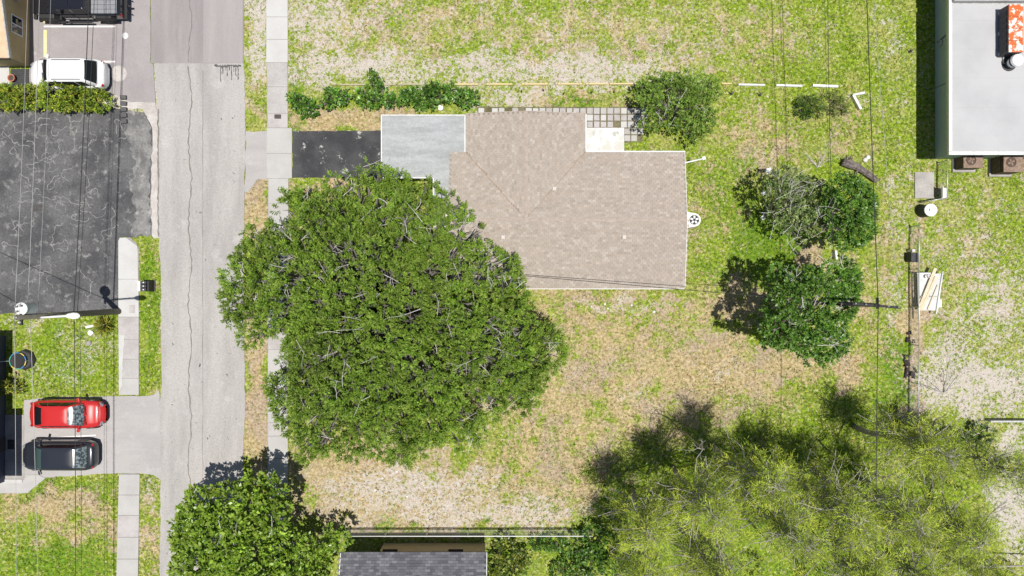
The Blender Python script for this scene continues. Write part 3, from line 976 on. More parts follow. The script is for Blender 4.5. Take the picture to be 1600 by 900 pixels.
# ------------------------------------------------------------------ flat-roofed sage building, upper right
def sage_building():
    zr = 2.75
    e = lambda x, y: px(x, y, zr)
    x0 = e(1483, 0).x
    y0 = e(0, 240.5).y
    x1, y1 = 48.0, 34.0
    t = thing("flat_roof_building", (x0 + 2, y0 + 2, 0), "sage green building with white flat roof and rooftop air conditioner", "building")
    wx, wy = px(1461, 0).x, px(0, 248).y
    wall = MB().bx(wx, x1, wy, y1, 0, zr - .3).build("wall", 'wall_sage', t)
    rf = MB().bx(x0, x1, y0, y1, zr - .3, zr).build("roof", 'galv_dull', t)
    # membrane sheets overlapping towards the south
    cuts = [239, 211, 190, 168, 145, 122, 100, 77, 54, 32, 8, -14, -60, -120, -200, -300]
    xa = e(1488, 0).x
    for i in range(len(cuts) - 1):
        ya, yb = e(0, cuts[i]).y + (.10 if i == 0 else 0), e(0, cuts[i + 1]).y
        z = zr + .006 + .012 * (i % 2)
        if i >= 10: break
        MB().bx(xa, x1 - .1, ya, yb + .05, zr - .01, z).build("membrane_sheet", 'membrane', rf)
    yT = e(0, 5).y
    # raised parapets: west & south edge coping, grey upstand in the north
    MB().bx(x0 - .06, x0 + .12, y0 + .14, yT + .3, zr - .05, zr + .10).build("coping", 'white_trim', rf, bevel=.015)
    n = 12
    for k in range(n):
        xa_, xb_ = x0 - .06 + k * 1.45, x0 - .06 + (k + 1) * 1.45 - .012
        MB().bx(xa_, xb_, y0 - .06, y0 + .12, zr - .06, zr + .09).build("coping", 'white_trim', rf, bevel=.012)
    MB().bx(x0 + .12, x0 + .16, y0 + .14, yT, zr, zr + .06).build("gravel_stop", 'galv_dull', rf)
    MB().bx(x0 + .1, x1, yT - .0, yT + .16, zr - .05, zr + .35).build("upstand", 'galv_dull', rf, bevel=.02)
    MB().bx(x0 + .35, x1, yT + .17, yT + .55, zr - .05, zr + .22).build("upstand", 'galv', rf, bevel=.02)
    MB().bx(x0 - .05, x1, yT + .56, y1 - .1, zr - .04, zr + .30).build("upper_roof", 'navy_roof', rf)
    # wall fittings on the shaded west side
    w = MB().bx(wx - .02, wx + .02, px(0, 88).y, px(0, 66).y, 1.15, 2.05).build("window", 'dark_metal', t)
    MB().bx(wx - .028, wx, px(0, 87).y, px(0, 67).y, 1.2, 2.0).build("pane", 'glass_dark', w)
    MB().lathe([(.2, 0), (.2, -.06), (.16, -.1), (.14, -.1)], wx, px(0, 72.5).y, 18, 'x', .62).build("electric_meter", 'galv_dull', t)
    MB().tube([(wx - .05, px(0, 69).y, .3), (wx - .05, px(0, 64).y, 1.4), (wx - .05, px(0, 58).y, 2.4)], .025, 6).build("conduit", 'dark_metal', t)
    MB().tube([(wx - .03, px(0, 138).y, .05), (wx - .03, px(0, 138).y, 2.4)], .012, 5).build("conduit", 'dark_metal', t)
    MB().tube([(wx - .04, px(0, 14).y, 1.1), (wx - .04, px(0, 17).y, 1.4), (wx - .04, px(0, 20).y, 1.2)], .03, 6).build("pipe_bend", 'galv_dull', t)
    # rooftop air conditioner, rusted top
    p = px(1587.5, 44, zr + 1.0)
    a = thing("rooftop_air_conditioner", (p.x, p.y, zr), "rusty orange and white air conditioner box on the white flat roof", "air conditioner")
    sx, sy = .78, 2.75
    MB().bx(p.x - sx / 2, p.x + sx / 2, p.y - sy / 2, p.y + sy / 2, zr + .16, zr + .97).build("casing", 'dark_metal', a, bevel=.02)  # dark casing colour carries the shade of its unlit side
    for k in range(4):
        ya = p.y - sy / 2 + k * sy / 4
        MB().bx(p.x - sx / 2 - .02, p.x + sx / 2 + .02, ya + .008, ya + sy / 4 - .008, zr + .971, zr + 1.0 + .006 * (k % 2)).build("top_panel", 'rust', a, bevel=.008)
    for (i, j) in ((-1, -1), (-1, 1), (1, -1), (1, 1), (-1, 0), (1, 0)):
        MB().box(p.x + i * .3, p.y + j * 1.2, zr + .09, .12, .2, .16).build("foot", 'galv_dull', a)
    for k in range(6):
        MB().bx(p.x - sx / 2 - .02, p.x - sx / 2 - .003, p.y - 1.2 + k * .4, p.y - .9 + k * .4, zr + .3, zr + .8).build("louvre", 'charcoal', a)
    # exhaust fan with white cap
    q = px(1592, 93, zr + .85)
    b = thing("exhaust_vent", (q.x, q.y, zr), "black exhaust stack with white round cap on the white flat roof", "vent")
    MB().lathe([(.42, .0), (.42, .06), (.27, .1), (.27, .6), (.3, .62)], q.x, q.y, 20, cz=zr).build("stack", 'charcoal', b, smooth=False)
    MB().lathe([(.29, .28), (.29, .44)], q.x, q.y, 20, cz=zr).build("band", 'galv', b)
    MB().lathe([(.33, .62), (.37, .68), (.33, .80), (.15, .86), (.02, .87)], q.x, q.y, 22, cz=zr).build("cap", 'white_trim', b)
    # pipe running on the roof beside the units
    c2 = px(1567, 70, zr)
    tag(MB().tube([(c2.x, c2.y + 1.2, zr + .07), (c2.x - .02, c2.y, zr + .07), (c2.x - .03, c2.y - 1.1, zr + .07), (c2.x + .8, c2.y - 1.2, zr + .07)], .045, 7).build("roof_pipe", 'galv_dull'), "grey pipe lying on the white flat roof by the vent", "pipe")
    return t


sage_building()


def condenser(x, y, h, w, d, label):
    c = px(x, y, h)
    t = thing("air_condenser", (c.x, c.y, 0), label, "air conditioner", "condensers behind the flat roof building")
    MB().box(c.x, c.y, .06, w + .25, d + .25, .12).build("pad", 'pad_grey', t, bevel=.02)
    MB().bx(c.x - w / 2, c.x + w / 2, c.y - d / 2, c.y + d / 2, .12, h - .04).build("casing", 'brown_dark', t, bevel=.03)  # darker brown than the top: side shade put into the colour
    MB().bx(c.x - w / 2 - .02, c.x + w / 2 + .02, c.y - d / 2 - .02, c.y + d / 2 + .02, h - .039, h).build("top_panel", 'rust_brown', t, bevel=.015)
    MB().lathe([(.3, .001), (.3, .03), (.27, .03), (.27, .012)], c.x - w * .12, c.y + .02, 22, cz=h).build("fan_ring", 'brown_dark', t)
    for k in range(4):
        MB().box(c.x - w * .12 + .11 * math.cos(k * PI / 2 + .4), c.y + .02 + .11 * math.sin(k * PI / 2 + .4), h + .022, .2, .09, .008, rz=k * PI / 2 + .4).build("fan_blade", 'rust_brown', t)
    for k in range(7):
        MB().bx(c.x - w / 2 - .018, c.x - w / 2 - .002, c.y - d / 2 + .08, c.y + d / 2 - .08, .25 + k * .1, .3 + k * .1).build("louvre", 'rust_brown', t)


condenser(1521, 251, 1.0, 1.16, .85, "brown air condenser with small fan top nearest the fence corner")
condenser(1583.5, 254, 1.25, 1.14, 1.1, "taller brown air condenser with dented top farther from the fence corner")


# ------------------------------------------------------------------ tan-walled building with peach roof, upper left
def tan_wall_building():
    bx = px(47, 0).x
    ysouth = px(0, 104).y
    t = thing("tan_wall_building", (bx - 2, ysouth + 3, 0), "tan stucco building with peach roof beside the parking apron", "building")
    ov = .42
    z_of = lambda y: 2.45 + (y - (ysouth - .25)) * .20
    yt = 30.0
    wall = MB()
    wall.add([(bx, ysouth, 0), (bx, yt, 0), (bx, yt, z_of(yt) - .12), (bx, ysouth, z_of(ysouth) - .12),
              (bx - 9, ysouth, 0), (bx - 9, yt, 0), (bx - 9, yt, z_of(yt) - .12), (bx - 9, ysouth, z_of(ysouth) - .12)],
             [(0, 1, 2, 3), (4, 0, 3, 7), (7, 6, 5, 4), (1, 5, 6, 2)])
    wall.build("wall", 'wall_tan', t)
    rf = MB()
    xa, xb = bx + ov, bx - 9.5
    ya = ysouth - .25
    slab3(rf, [(xb, ya, z_of(ya)), (xa, ya, z_of(ya)), (xa, yt, z_of(yt)), (xb, yt, z_of(yt))], .14)
    roof = rf.build("roof", 'peach_roof', t)
    m_ = MB()
    slab3(m_, [(xa + .003, ya, z_of(ya) + .03), (xa + .07, ya, z_of(ya) + .03), (xa + .07, yt, z_of(yt) + .03), (xa + .003, yt, z_of(yt) + .03)], .2)
    m_.build("rake_board", 'galv_dull', t)
    MB().bx(xb, xa, ya - .06, ya - .003, z_of(ya) - .2, z_of(ya)).build("fascia", 'brown_dark', t)
    for (y, z) in ((px(0, 51).y, 1.2),):
        f = MB().bx(bx - .03, bx + .035, y - .55, y + .55, z - .5, z + .5).build("window", 'white_trim', t)
        for s in (-1, 1):
            MB().bx(bx, bx + .043, y + s * .26 - .22, y + s * .26 + .22, z - .43, z + .43).build("pane", 'glass_dark', f)
    MB().box(bx + .06, px(0, 10).y, 1.3, .12, .3, .36).build("wall_lamp", 'galv_dull', t, bevel=.03)
    # stoop and dark slatted screen south of the wall
    s = thing("slatted_screen", px(31, 118), "dark grey slatted deck in front of the tan building", "deck")
    p0, p1 = px(18, 108), px(46, 139)
    for k in range(9):
        yy = p0.y - (p0.y - p1.y) * (k + .5) / 9
        MB().bx(p0.x, p1.x, yy - .065, yy + .065, .0, .06).build("plank", 'charcoal', s, bevel=.006)
    pc = px(23, 124)
    q = thing("plant_pot", pc + Vector((0, 0, .06)), "reddish clay pot on the dark slatted deck", "pot")
    MB().lathe([(.13, .06), (.2, .3), (.23, .34), (.19, .34), (.17, .26)], pc.x, pc.y, 16).build("bowl", 'clay', q)
    MB().lathe([(.165, .2), (.165, .29), (.05, .31)], pc.x, pc.y, 12).build("soil", 'brown_dark', q)
    sheet("white_terrace", [(-200, 104), (15, 104), (16, 132), (-200, 132)], .05, 'walk_white', .01)
    return t


mat('clay', (0.55, 0.20, 0.13), 0.8, var=.2, scale=8)
tan_wall_building()


# ------------------------------------------------------------------ grey-shingled house at the bottom
def grey_house():
    ze = 2.55
    e = lambda x, y: px(x, y, ze)
    x0, x1 = e(533, 0).x, e(760, 0).x
    yn = e(0, 863).y
    yr = yn - 4.2
    zr = ze + 1.3
    ysb = yr - 4.2
    t = thing("grey_roof_house", ((x0 + x1) / 2, yr, 0), "house with charcoal shingle roof and tan wall behind the south fence", "house")
    zf = lambda x, y: ze + (zr - ze) * (1 - abs(y - yr) / 4.2)
    deck, sh = MB(), MB()
    pal = [(0.115, 0.115, 0.13), (0.135, 0.135, 0.15), (0.10, 0.10, 0.115), (0.125, 0.125, 0.14), (0.165, 0.165, 0.18), (0.085, 0.085, 0.10)]
    for poly, u, v in (([(x0, yr), (x1, yr), (x1, yn), (x0, yn)], (-1, 0), (0, -1)), ([(x0, ysb), (x1, ysb), (x1, yr), (x0, yr)], (1, 0), (0, 1))):
        slab3(deck, [(p[0], p[1], zf(*p)) for p in poly], .1)
        shingle_rows(sh, poly, u, v, .3, zf, (.15, .3), pal)
    roof = deck.build("roof", 'charcoal', t)
    sh.build("shingles", 'shingle', roof, kind="stuff")
    MB().tube([(x0, yr, zr + .01), (x1, yr, zr + .01)], .07, 5).build("ridge_cap", 'charcoal', roof)
    for xx in (x0 - .04, x1 + .01):
        m_ = MB()
        slab3(m_, [(xx, yn, ze + .02), (xx + .035, yn, ze + .02), (xx + .035, yr, zr + .02), (xx, yr, zr + .02)], .15)
        m_.build("rake_board", 'white_trim', t)
    wy = px(0, 848).y
    wx0, wx1 = px(600, 0).x, px(758.5, 0).x
    MB().bx(wx0, wx1, wy - 7.4, wy, 0, ze + .05).build("wall", 'wall_tan2', t)
    for x in (612, 692):
        c = px(x, 0).x
        f = MB().bx(c - .45, c + .45, wy - .03, wy + .05, 1.5, 2.0).build("window", 'dark_metal', t)
        MB().bx(c - .4, c + .4, wy - .03, wy + .058, 1.55, 1.95).build("pane", 'glass_dark', f)
    for x in (618, 716):
        c = px(x, 0).x
        MB().box(c, wy + .16, 1.95, .88, .32, .05).build("window_hood", 'brown_dark', t)
    return t


mat('wall_tan2', (0.50, 0.385, 0.235), 0.85, var=.07, scale=2.5)
grey_house()


# ------------------------------------------------------------------ navy house at the left edge (porch roof just out of frame)
def navy_house():
    t = thing("navy_house", (px(-10, 660).x, px(0, 660).y, 0), "dark navy house with shaded porch at the west driveway's end", "house")
    xwall = px(9, 0).x
    y0, y1 = px(0, 752).y, px(0, 524).y
    MB().bx(xwall - 6, xwall, y0 - .0, y1, 0, 2.5).build("wall", 'wall_navy', t)
    # porch roof in two depths
    MB().bx(xwall - 6.3, px(41.5, 0).x, y0 + .1, px(0, 645).y, 2.6, 2.75).build("porch_roof", 'navy_roof', t)
    MB().bx(xwall - 6.3, px(26, 0).x, px(0, 644.8).y, y1 + .05, 2.6, 2.748).build("porch_roof", 'navy_roof', t)
    MB().bx(xwall - .01, px(38, 0).x, y0 + .02, px(0, 648).y, 0, .05).build("porch_slab", 'pad_grey', t)
    MB().bx(xwall - .5, xwall + .03, px(0, 704).y, px(0, 682).y, .06, 2.1).build("door", 'charcoal', t)
    f = MB().bx(xwall - .1, xwall + .03, px(0, 600).y, px(0, 560).y, .9, 2.0).build("window", 'white_trim', t)
    MB().bx(xwall - .1, xwall + .038, px(0, 598).y, px(0, 562).y, .97, 1.93).build("pane", 'glass_dark', f)
    a = px(18, 694)
    tag(MB().bx(a.x - .2, a.x + .2, a.y - .3, a.y + .3, .051, .07).build("door_mat", 'charcoal'), "dark door mat on the shaded grey porch slab", "mat")


navy_house()
sheet("porch_kerb", [(-100, 748.5), (36, 748.5), (36, 754), (-100, 754)], .10, 'walk_white', 0)
#@@OBJECTS
# ------------------------------------------------------------------ vehicles
def paint(name, col, rough=0.3, coat=0.7):
    return mat(name, col, rough, coat=coat, spec=0.5)


paint('paint_red', (0.50, 0.022, 0.020), .28)
paint('paint_black', (0.012, 0.013, 0.017), .22)
paint('paint_gunmetal', (0.022, 0.025, 0.033), .25)
paint('car_white', (0.74, 0.74, 0.74), .3)
mat('black_trim', (0.015, 0.015, 0.016), .55)
mat('tyre', (0.02, 0.02, 0.02), .85)
mat('alloy', (0.45, 0.46, 0.47), .35, metal=.8)
mat('lamp_clear', (0.22, 0.23, 0.25), .1, spec=.8)
mat('lamp_red', (0.35, 0.012, 0.012), .2)
mat('tint', (0.01, 0.012, 0.015), .12, spec=.25)
mat('tint_green', (0.05, 0.085, 0.08), .06, spec=.8)
mat('painted_reflection', (0.24, 0.29, 0.31), .2, col2=(.035, .05, .055), scale=6, lo=.42, hi=.55, spec=.8, coat=.6)  # bluish-white reflections painted into the glass colour
mat('bed_cover', (0.23, 0.235, 0.25), .65, var=.1, scale=6)


def ipol(tab, x):
    if x <= tab[0][0]: return tab[0][1]
    for (a, b), (c, d) in zip(tab, tab[1:]):
        if x <= c:
            t_ = (x - a) / (c - a)
            t_ = t_ * t_ * (3 - 2 * t_)
            return b + (d - b) * t_
    return tab[-1][1]


def car(name, loc, rz, label, cat, L, Wd, ztab, wtab, cab, body_m, glass_f='tint', glass_r='tint', rails=False, roof_m=None, group=None, wheels=None, wr=.33, shade=False):
    """local x points to the front. ztab/wtab: hood-line height and half-width factor along x (-1..1);
    cab: (rear base x, rear top x, front top x, front base x, belt z, roof z, belt half width, roof half width)"""
    t = thing(name, loc, label, cat, group, rz)
    b = MB()
    rows = []
    N = 40
    for i in range(N + 1):
        s = -1 + 2 * i / N
        s = math.copysign(abs(s) ** .75, s)
        x = s * L / 2
        hw = Wd / 2 * ipol(wtab, s)
        zt = ipol(ztab, s)
        lo = .26 + .12 * max(0, abs(s) - .85) / .15
        sec = [(-.86, lo), (-.98, lo + .1), (-1.0, .50), (-.985, zt - .22), (-.955, zt - .10), (-.89, zt - .035), (-.6, zt - .004), (-.25, zt + .012), (0, zt + .015)]
        sec += [(-a, c) for a, c in sec[-2::-1]]
        rows.append([(x, a * hw, c) for a, c in sec])
    b.grid(rows)
    n = len(rows[0])
    b.f.append(tuple(range(n - 1, -1, -1)))
    b.f.append(tuple(range(N * n, N * n + n)))
    b.c += [None, None]
    # underside
    for i in range(N):
        b.f.append((i * n, (i + 1) * n, (i + 1) * n + n - 1, i * n + n - 1)[::-1])
        b.c.append(None)
    body = b.build("body", body_m, t, local=True, smooth=True)
    xb, xt, ft, fb, zb, zt, yb, yt = cab
    # cabin: lofted sections
    cb = MB()
    secs = []
    K = 9

    def ring(k):
        f = k / K
        ff = math.sin(f * PI / 2)
        z = zb + (zt - zb) * ff
        g = 1 - math.cos(f * PI / 2)
        g = f * .55 + g * .45
        return (xb + (xt - xb) * g, fb + (ft - fb) * g, yb + (yt - yb) * (f * .7 + .3 * g), z)
    M = 24
    def outline(k, grow=0.0):
        x0, x1, hy, z = ring(k)
        cx, hx = (x0 + x1) / 2, (x1 - x0) / 2
        pts = []
        for j in range(4 * M // 4 * 2):
            a = 2 * PI * j / (M * 2)
            ca, sa = math.cos(a), math.sin(a)
            e = .22
            pts.append((cx + math.copysign(abs(ca) ** e, ca) * (hx + grow), math.copysign(abs(sa) ** e, sa) * (hy + grow), z))
        return pts
    rr = [outline(k) for k in range(K + 1)]
    rr.append([((p[0] - (xt + ft) / 2) * .93 + (xt + ft) / 2, p[1] * .9, zt + .022) for p in rr[-1]])
    rr.append([((p[0] - (xt + ft) / 2) * .5 + (xt + ft) / 2, p[1] * .5, zt + .042) for p in rr[K]])
    m2 = len(rr[0])
    for r_ in rr: r_.append(r_[0])
    cb.grid(rr)
    cb.f.append(tuple(range((len(rr) - 1) * (m2 + 1), (len(rr) - 1) * (m2 + 1) + m2)))
    cb.c.append(None)
    cb.build("cabin", roof_m or body_m, t, local=True, smooth=True)
    # glass patches lying 6 mm proud of the cabin surface
    def patch(nm, gm, fa, fb_, k0, k1, side):
        """side 'f','r': across y from fa..fb_ (-1..1); 'l','R': along x fraction"""
        g = MB()
        rows = []
        for k in np.linspace(k0, k1, 6):
            x0, x1, hy, z = ring(k)
            row = []
            for q in np.linspace(fa, fb_, 9):
                if side == 'f': row.append((x1 + .010 - .05 * q ** 4, hy * q * .98, z + .006))
                elif side == 'r': row.append((x0 - .010 + .05 * q ** 4, hy * q * .98, z + .006))
                else:
                    sg = 1 if side == 'l' else -1
                    xx = x0 + (x1 - x0) * (q * .5 + .5)
                    row.append((xx, sg * (hy + .008 - .03 * abs(q) ** 6), z + .004))
            rows.append(row)
        g.grid(rows)
        return g.build(nm, gm, t, local=True, smooth=True)
    patch("windshield", glass_f, -.90, .90, .3, K * .93, 'f')
    patch("rear_window", glass_r, -.86, .86, .6, K * .90, 'r')
    for sd in ('l', 'R'):
        patch("side_window", 'tint', -.80, -.46, 1.0, K * .80, sd)
        patch("side_window", 'tint', -.42, .18, .6, K * .82, sd)
        patch("side_window", 'tint', .22, .80, .6, K * .80, sd)
    # lamps
    for s in (-1, 1):
        zz = ipol(ztab, .88)
        MB().box(L * .445, s * Wd * .31, zz - .10, .30, .26, .12, rz=-s * .7).build("headlight", 'lamp_clear', t, local=True, bevel=.04)
        zz = ipol(ztab, -.93)
        MB().box(-L * .462, s * Wd * .34, zz - .12, .16, .30, .14, rz=s * .55).build("tail_light", 'lamp_red', t, local=True, bevel=.04)
        m_ = MB().box(fb - .30, s * (yb + .16), zb + .08, .14, .24, .15, rz=s * .25)
        m_.tube([(fb - .28, s * (yb - .03), zb + .03), (fb - .30, s * (yb + .1), zb + .06)], .025, 5)
        m_.build("mirror", body_m, t, local=True, bevel=.03)
        MB().box((xb + fb) / 2, s * (Wd / 2 * .975), .50, L * .42, .03, .05).build("door_trim", 'black_trim', t, local=True)
    MB().box(L * .476, 0, .46, .10, Wd * .46, .18).build("grille", 'black_trim', t, local=True, bevel=.03)
    MB().box(-L * .480, 0, .48, .10, Wd * .55, .2).build("bumper", 'black_trim', t, local=True, bevel=.03)
    MB().box(-L * .4925, 0, .72, .02, .32, .16).build("licence_plate", 'white_trim', t, local=True)
    m_ = MB()
    m_.box(fb + .07, .25, zb + .005, .05, .55, .02, rz=.12)
    m_.box(fb + .07, -.35, zb + .005, .05, .55, .02, rz=.12)
    m_.build("wiper", 'black_trim', t, local=True)
    if rails:
        for s in (-1, 1):
            MB().tube([(xt + .15, s * yt * .86, zt + .015), (xt + .25, s * yt * .86, zt + .055), (ft - .35, s * yt * .86, zt + .055), (ft - .22, s * yt * .86, zt + .015)], .022, 6).build("roof_rail", 'black_trim' if rails == 'dark' else 'alloy', t, local=True)
    wx = wheels or (-L * .295, L * .31)
    for x in wx:
        for s in (-1, 1):
            yy = s * (Wd / 2 - .13)
            ty = MB().lathe([(wr * .62, -.115), (wr * .92, -.115), (wr, -.08), (wr, .08), (wr * .92, .115), (wr * .62, .115)], x, yy, 22, 'y', wr).build("wheel", 'tyre', t, local=True)
            rm = MB().lathe([(wr * .62, -.105), (wr * .55, -.09), (wr * .2, -.118), (.03, -.118)] if s < 0 else [(wr * .62, .105), (wr * .55, .09), (wr * .2, .118), (.03, .118)], x, yy, 16, 'y', wr).build("rim", 'alloy', ty, local=True)
            # dark arch
            MB().lathe([(wr + .07, 0), (wr + .07, s * .13)], x, s * (Wd / 2 - .135), 22, 'y', wr + .02).build("wheel_arch", 'black_trim', t, local=True)
    return t, body


sed_z = [(-1, .78), (-.93, .90), (-.75, .97), (-.4, .95), (.3, .92), (.55, .88), (.8, .78), (.93, .66), (1, .52)]
sed_w = [(-1, .50), (-.97, .70), (-.90, .87), (-.75, .97), (-.4, 1), (.4, 1), (.7, .96), (.86, .85), (.95, .66), (1, .40)]
suv_z = [(-1, .88), (-.94, 1.0), (-.7, 1.04), (.2, 1.02), (.5, 1.0), (.8, .92), (.94, .78), (1, .60)]
suv_w = [(-1, .56), (-.97, .76), (-.90, .90), (-.75, .98), (-.4, 1), (.45, 1), (.74, .96), (.88, .84), (.96, .64), (1, .40)]

c = px(105.5, 647, .7)
car("red_sedan", (c.x, c.y, .021), 0, "glossy red sedan parked nose to the street in the west driveway", "car", 4.50, 1.78, sed_z, sed_w,
    (-1.86, -1.02, .38, 1.18, .93, 1.42, .76, .56), 'paint_red', glass_f='painted_reflection', glass_r='tint')
c = px(91, 712, .8)
bs, _ = car("black_crossover", (c.x, c.y, .021), PI, "black crossover parked beside the red sedan in the west driveway", "car", 4.58, 1.84, suv_z, suv_w,
    (-1.95, -1.30, .45, 1.22, 1.0, 1.58, .80, .62), 'paint_gunmetal', glass_f='tint_green', glass_r='painted_reflection', wr=.35)
c = px(105, 116, .8)
car("white_suv", (c.x, c.y, .021), PI, "white SUV with black rear bumper parked by the green hedge", "car", 4.72, 1.88, suv_z, suv_w,
    (-2.02, -1.52, .62, 1.28, 1.02, 1.68, .82, .68), 'car_white', rails='dark', wr=.36)


def pickup():
    c = px(121, 6, .9)
    t = thing("black_pickup", (c.x, c.y, .021), "black pickup truck with grey covered bed on the parking apron", "truck", None, PI)
    L, Wd = 5.5, 1.80
    B = 'paint_black'
    # hood with central bulge, boxy
    MB().box(1.62, 0, .80, 1.75, 1.42, .66, tx=.97, ty=.94).build("hood", B, t, local=True, bevel=.07, segs=3)
    MB().box(1.55, 0, 1.145, 1.2, .62, .05, tx=.9, ty=.8).build("hood_bulge", B, t, local=True, bevel=.02)
    MB().box(2.56, 0, .85, .14, 1.3, .55).build("grille", 'black_trim', t, local=True, bevel=.03)
    for k in range(7):
        MB().box(2.635, -.42 + .14 * k, .88, .02, .07, .36).build("grille_slot", 'charcoal', t, local=True)
    MB().box(2.74, 0, .58, .2, 1.7, .2).build("front_bumper", 'black_trim', t, local=True, bevel=.05)
    for s in (-1, 1):
        MB().lathe([(.11, 0), (.11, .03), (.08, .045)], 2.63, s * .5, 16, 'x', .92).build("headlight", 'lamp_clear', t, local=True)
        for x in (1.85, -1.62):
            m_ = MB()
            m_.add([(x - .66, s * .62, .66), (x + .66, s * .62, .66), (x + .46, s * .62, 1.0), (x - .46, s * .62, 1.0),
                    (x - .66, s * .97, .62), (x + .66, s * .97, .62), (x + .44, s * .93, .96), (x - .44, s * .93, .96)],
                   [(3, 2, 6, 7), (0, 3, 7, 4), (2, 1, 5, 6), (7, 6, 5, 4)])
            m_.build("fender", 'black_trim', t, local=True, bevel=.04)
            ty = MB().lathe([(.24, -.14), (.38, -.14), (.415, -.1), (.415, .1), (.38, .14), (.24, .14)], x, s * .80, 24, 'y', .415).build("wheel", 'tyre', t, local=True)
            MB().lathe([(.24, s * .13), (.2, s * .10), (.08, s * .145), (.03, s * .145)], x, s * .80, 16, 'y', .415).build("rim", 'black_trim', ty, local=True)
        MB().box(.35, s * .985, .52, 2.1, .12, .06).build("side_step", 'black_trim', t, local=True, bevel=.02)
        m_ = MB().box(.78, s * 1.0, 1.18, .12, .22, .18)
        m_.tube([(.8, s * .78, 1.12), (.78, s * .95, 1.15)], .025, 5)
        m_.build("mirror", 'black_trim', t, local=True, bevel=.03)
        for x in (.45, -.42):
            d = MB().box(x, s * .80, .86, .84, .06, .62).build("door", B, t, local=True, bevel=.02)
            MB().box(x - .3, s * .84, 1.05, .16, .03, .04).build("handle", 'black_trim', d, local=True)
            m_ = MB()
            m_.add([(x - .37, s * .775, 1.2), (x + .37, s * .775, 1.2), (x + .33, s * .705, 1.64), (x - .35, s * .705, 1.64)], [(0, 1, 2, 3)])
            m_.build("side_window", 'tint', t, local=True)
        MB().box(-2.72, s * .72, .85, .06, .16, .26).build("tail_light", 'lamp_red', t, local=True, bevel=.02)
    MB().box(0, 0, .74, 1.95, 1.56, .62).build("body", B, t, local=True, bevel=.04)
    MB().box(0, 0, 1.42, 1.86, 1.54, .74, tx=.93, ty=.88).build("cabin", B, t, local=True, bevel=.08, segs=3)
    # hard-top panels with seams
    for (x, w, y, d) in ((.42, .78, .31, .58), (.42, .78, -.31, .58), (-.42, .80, 0, 1.2)):
        MB().box(x, y, 1.80, w, d, .05).build("roof_panel", 'paint_black', t, local=True, bevel=.015)
    m_ = MB()
    m_.add([(.95, -.68, 1.13), (.95, .68, 1.13), (.86, .62, 1.70), (.86, -.62, 1.70)], [(0, 1, 2, 3)])
    m_.build("windshield", 'tint', t, local=True)
    # bed
    MB().box(-1.80, 0, .74, 1.80, 1.56, .62).build("bed", B, t, local=True, bevel=.04)
    for s in (-1, 1):
        MB().box(-1.80, s * .745, 1.075, 1.78, .10, .06).build("bed_rail", B, t, local=True, bevel=.02)
    for k in range(4):
        MB().box(-1.15 - .40 * k, 0, 1.085, .385, 1.34, .045).build("bed_cover_panel", 'bed_cover', t, local=True, bevel=.012)
    for y in (-.42, -.14, .14, .42):
        MB().box(-1.75, y, 1.112, 1.5, .015, .012).build("cover_rib", 'charcoal', t, local=True)
    MB().box(-2.70, 0, .82, .07, 1.40, .5).build("tailgate", B, t, local=True, bevel=.02)
    MB().box(-2.80, 0, .55, .18, 1.66, .2).build("rear_bumper", 'black_trim', t, local=True, bevel=.04)
    MB().box(-2.96, 0, .48, .22, .12, .1).build("hitch", 'dark_metal', t, local=True)
    for y in (-.45, .38):
        m_ = MB().lathe([(.03, 0), (.05, .05), (.03, .1)], -2.96, y, 8, cz=.6)
        m_.tube([(-2.86, y, .6), (-3.06, y + .06, .62)], .025, 6)
        m_.build("tow_hook", 'dark_metal', t, local=True)


pickup()

# ------------------------------------------------------------------ utility poles, wires, street lamp
mat('pole_wood', (0.105, 0.10, 0.075), .9, col2=(0.16, 0.15, 0.12), scale=5)
mat('pole_dark', (0.035, 0.034, 0.033), .85, var=.25, scale=8)
mat('pvc_white', (0.70, 0.70, 0.68), .5, var=.05)
mat('trafo_grey', (0.42, 0.46, 0.49), .5, var=.08, scale=4)
mat('wire_black', (0.018, 0.018, 0.018), .6)
mat('wire_alu', (0.36, 0.36, 0.36), .45, metal=.4)
PB = px(186, 486.5)
H1 = 9.1
t = thing("utility_pole", (PB.x, PB.y, 0), "dark wooden utility pole carrying a transformer beside the west sidewalk", "utility pole")
MB().tube([(PB.x, PB.y, -.1), (PB.x, PB.y, 4.5), (PB.x, PB.y, H1)], [.19, .16, .13], 14).build("shaft", 'pole_wood', t, smooth=True)
for (dx, dy, z) in ((-.02, -.42, 7.8), ):
    MB().lathe([(.05, -.55), (.26, -.52), (.29, -.45), (.29, .35), (.26, .42), (.08, .46)], PB.x + dx, PB.y + dy + .84, 18, cz=z + .55).build("transformer", 'trafo_grey', t)
    MB().lathe([(.30, .36), (.32, .40), (.24, .47), (.02, .49)], PB.x + dx, PB.y + dy + .84, 18, cz=z + .55).build("transformer_lid", 'white_trim', t)
for k in range(3):
    a = 1.0 + k * 1.5
    MB().lathe([(.03, 0), (.055, .05), (.03, .1), (.055, .15), (.03, .22)], PB.x + .17 * math.cos(a), PB.y + .42 + .17 * math.sin(a), 10, cz=8.82).build("bushing", 'galv_dull', t)
MB().box(PB.x, PB.y + .1, 8.75, .10, 1.0, .12).build("crossarm", 'pole_dark', t)
for s in (-.35, .5):
    MB().lathe([(.03, 0), (.05, .05), (.03, .1), (.05, .14), (.02, .2)], PB.x, PB.y + .1 + s, 10, cz=8.81).build("insulator", 'white_trim', t)
MB().lathe([(.03, 0), (.05, .05), (.03, .1), (.02, .2)], PB.x, PB.y, 10, cz=H1).build("insulator", 'white_trim', t)
lamp_h = 8.0
la, lb = px(66, 496, 7.9), px(106, 493.5, lamp_h)
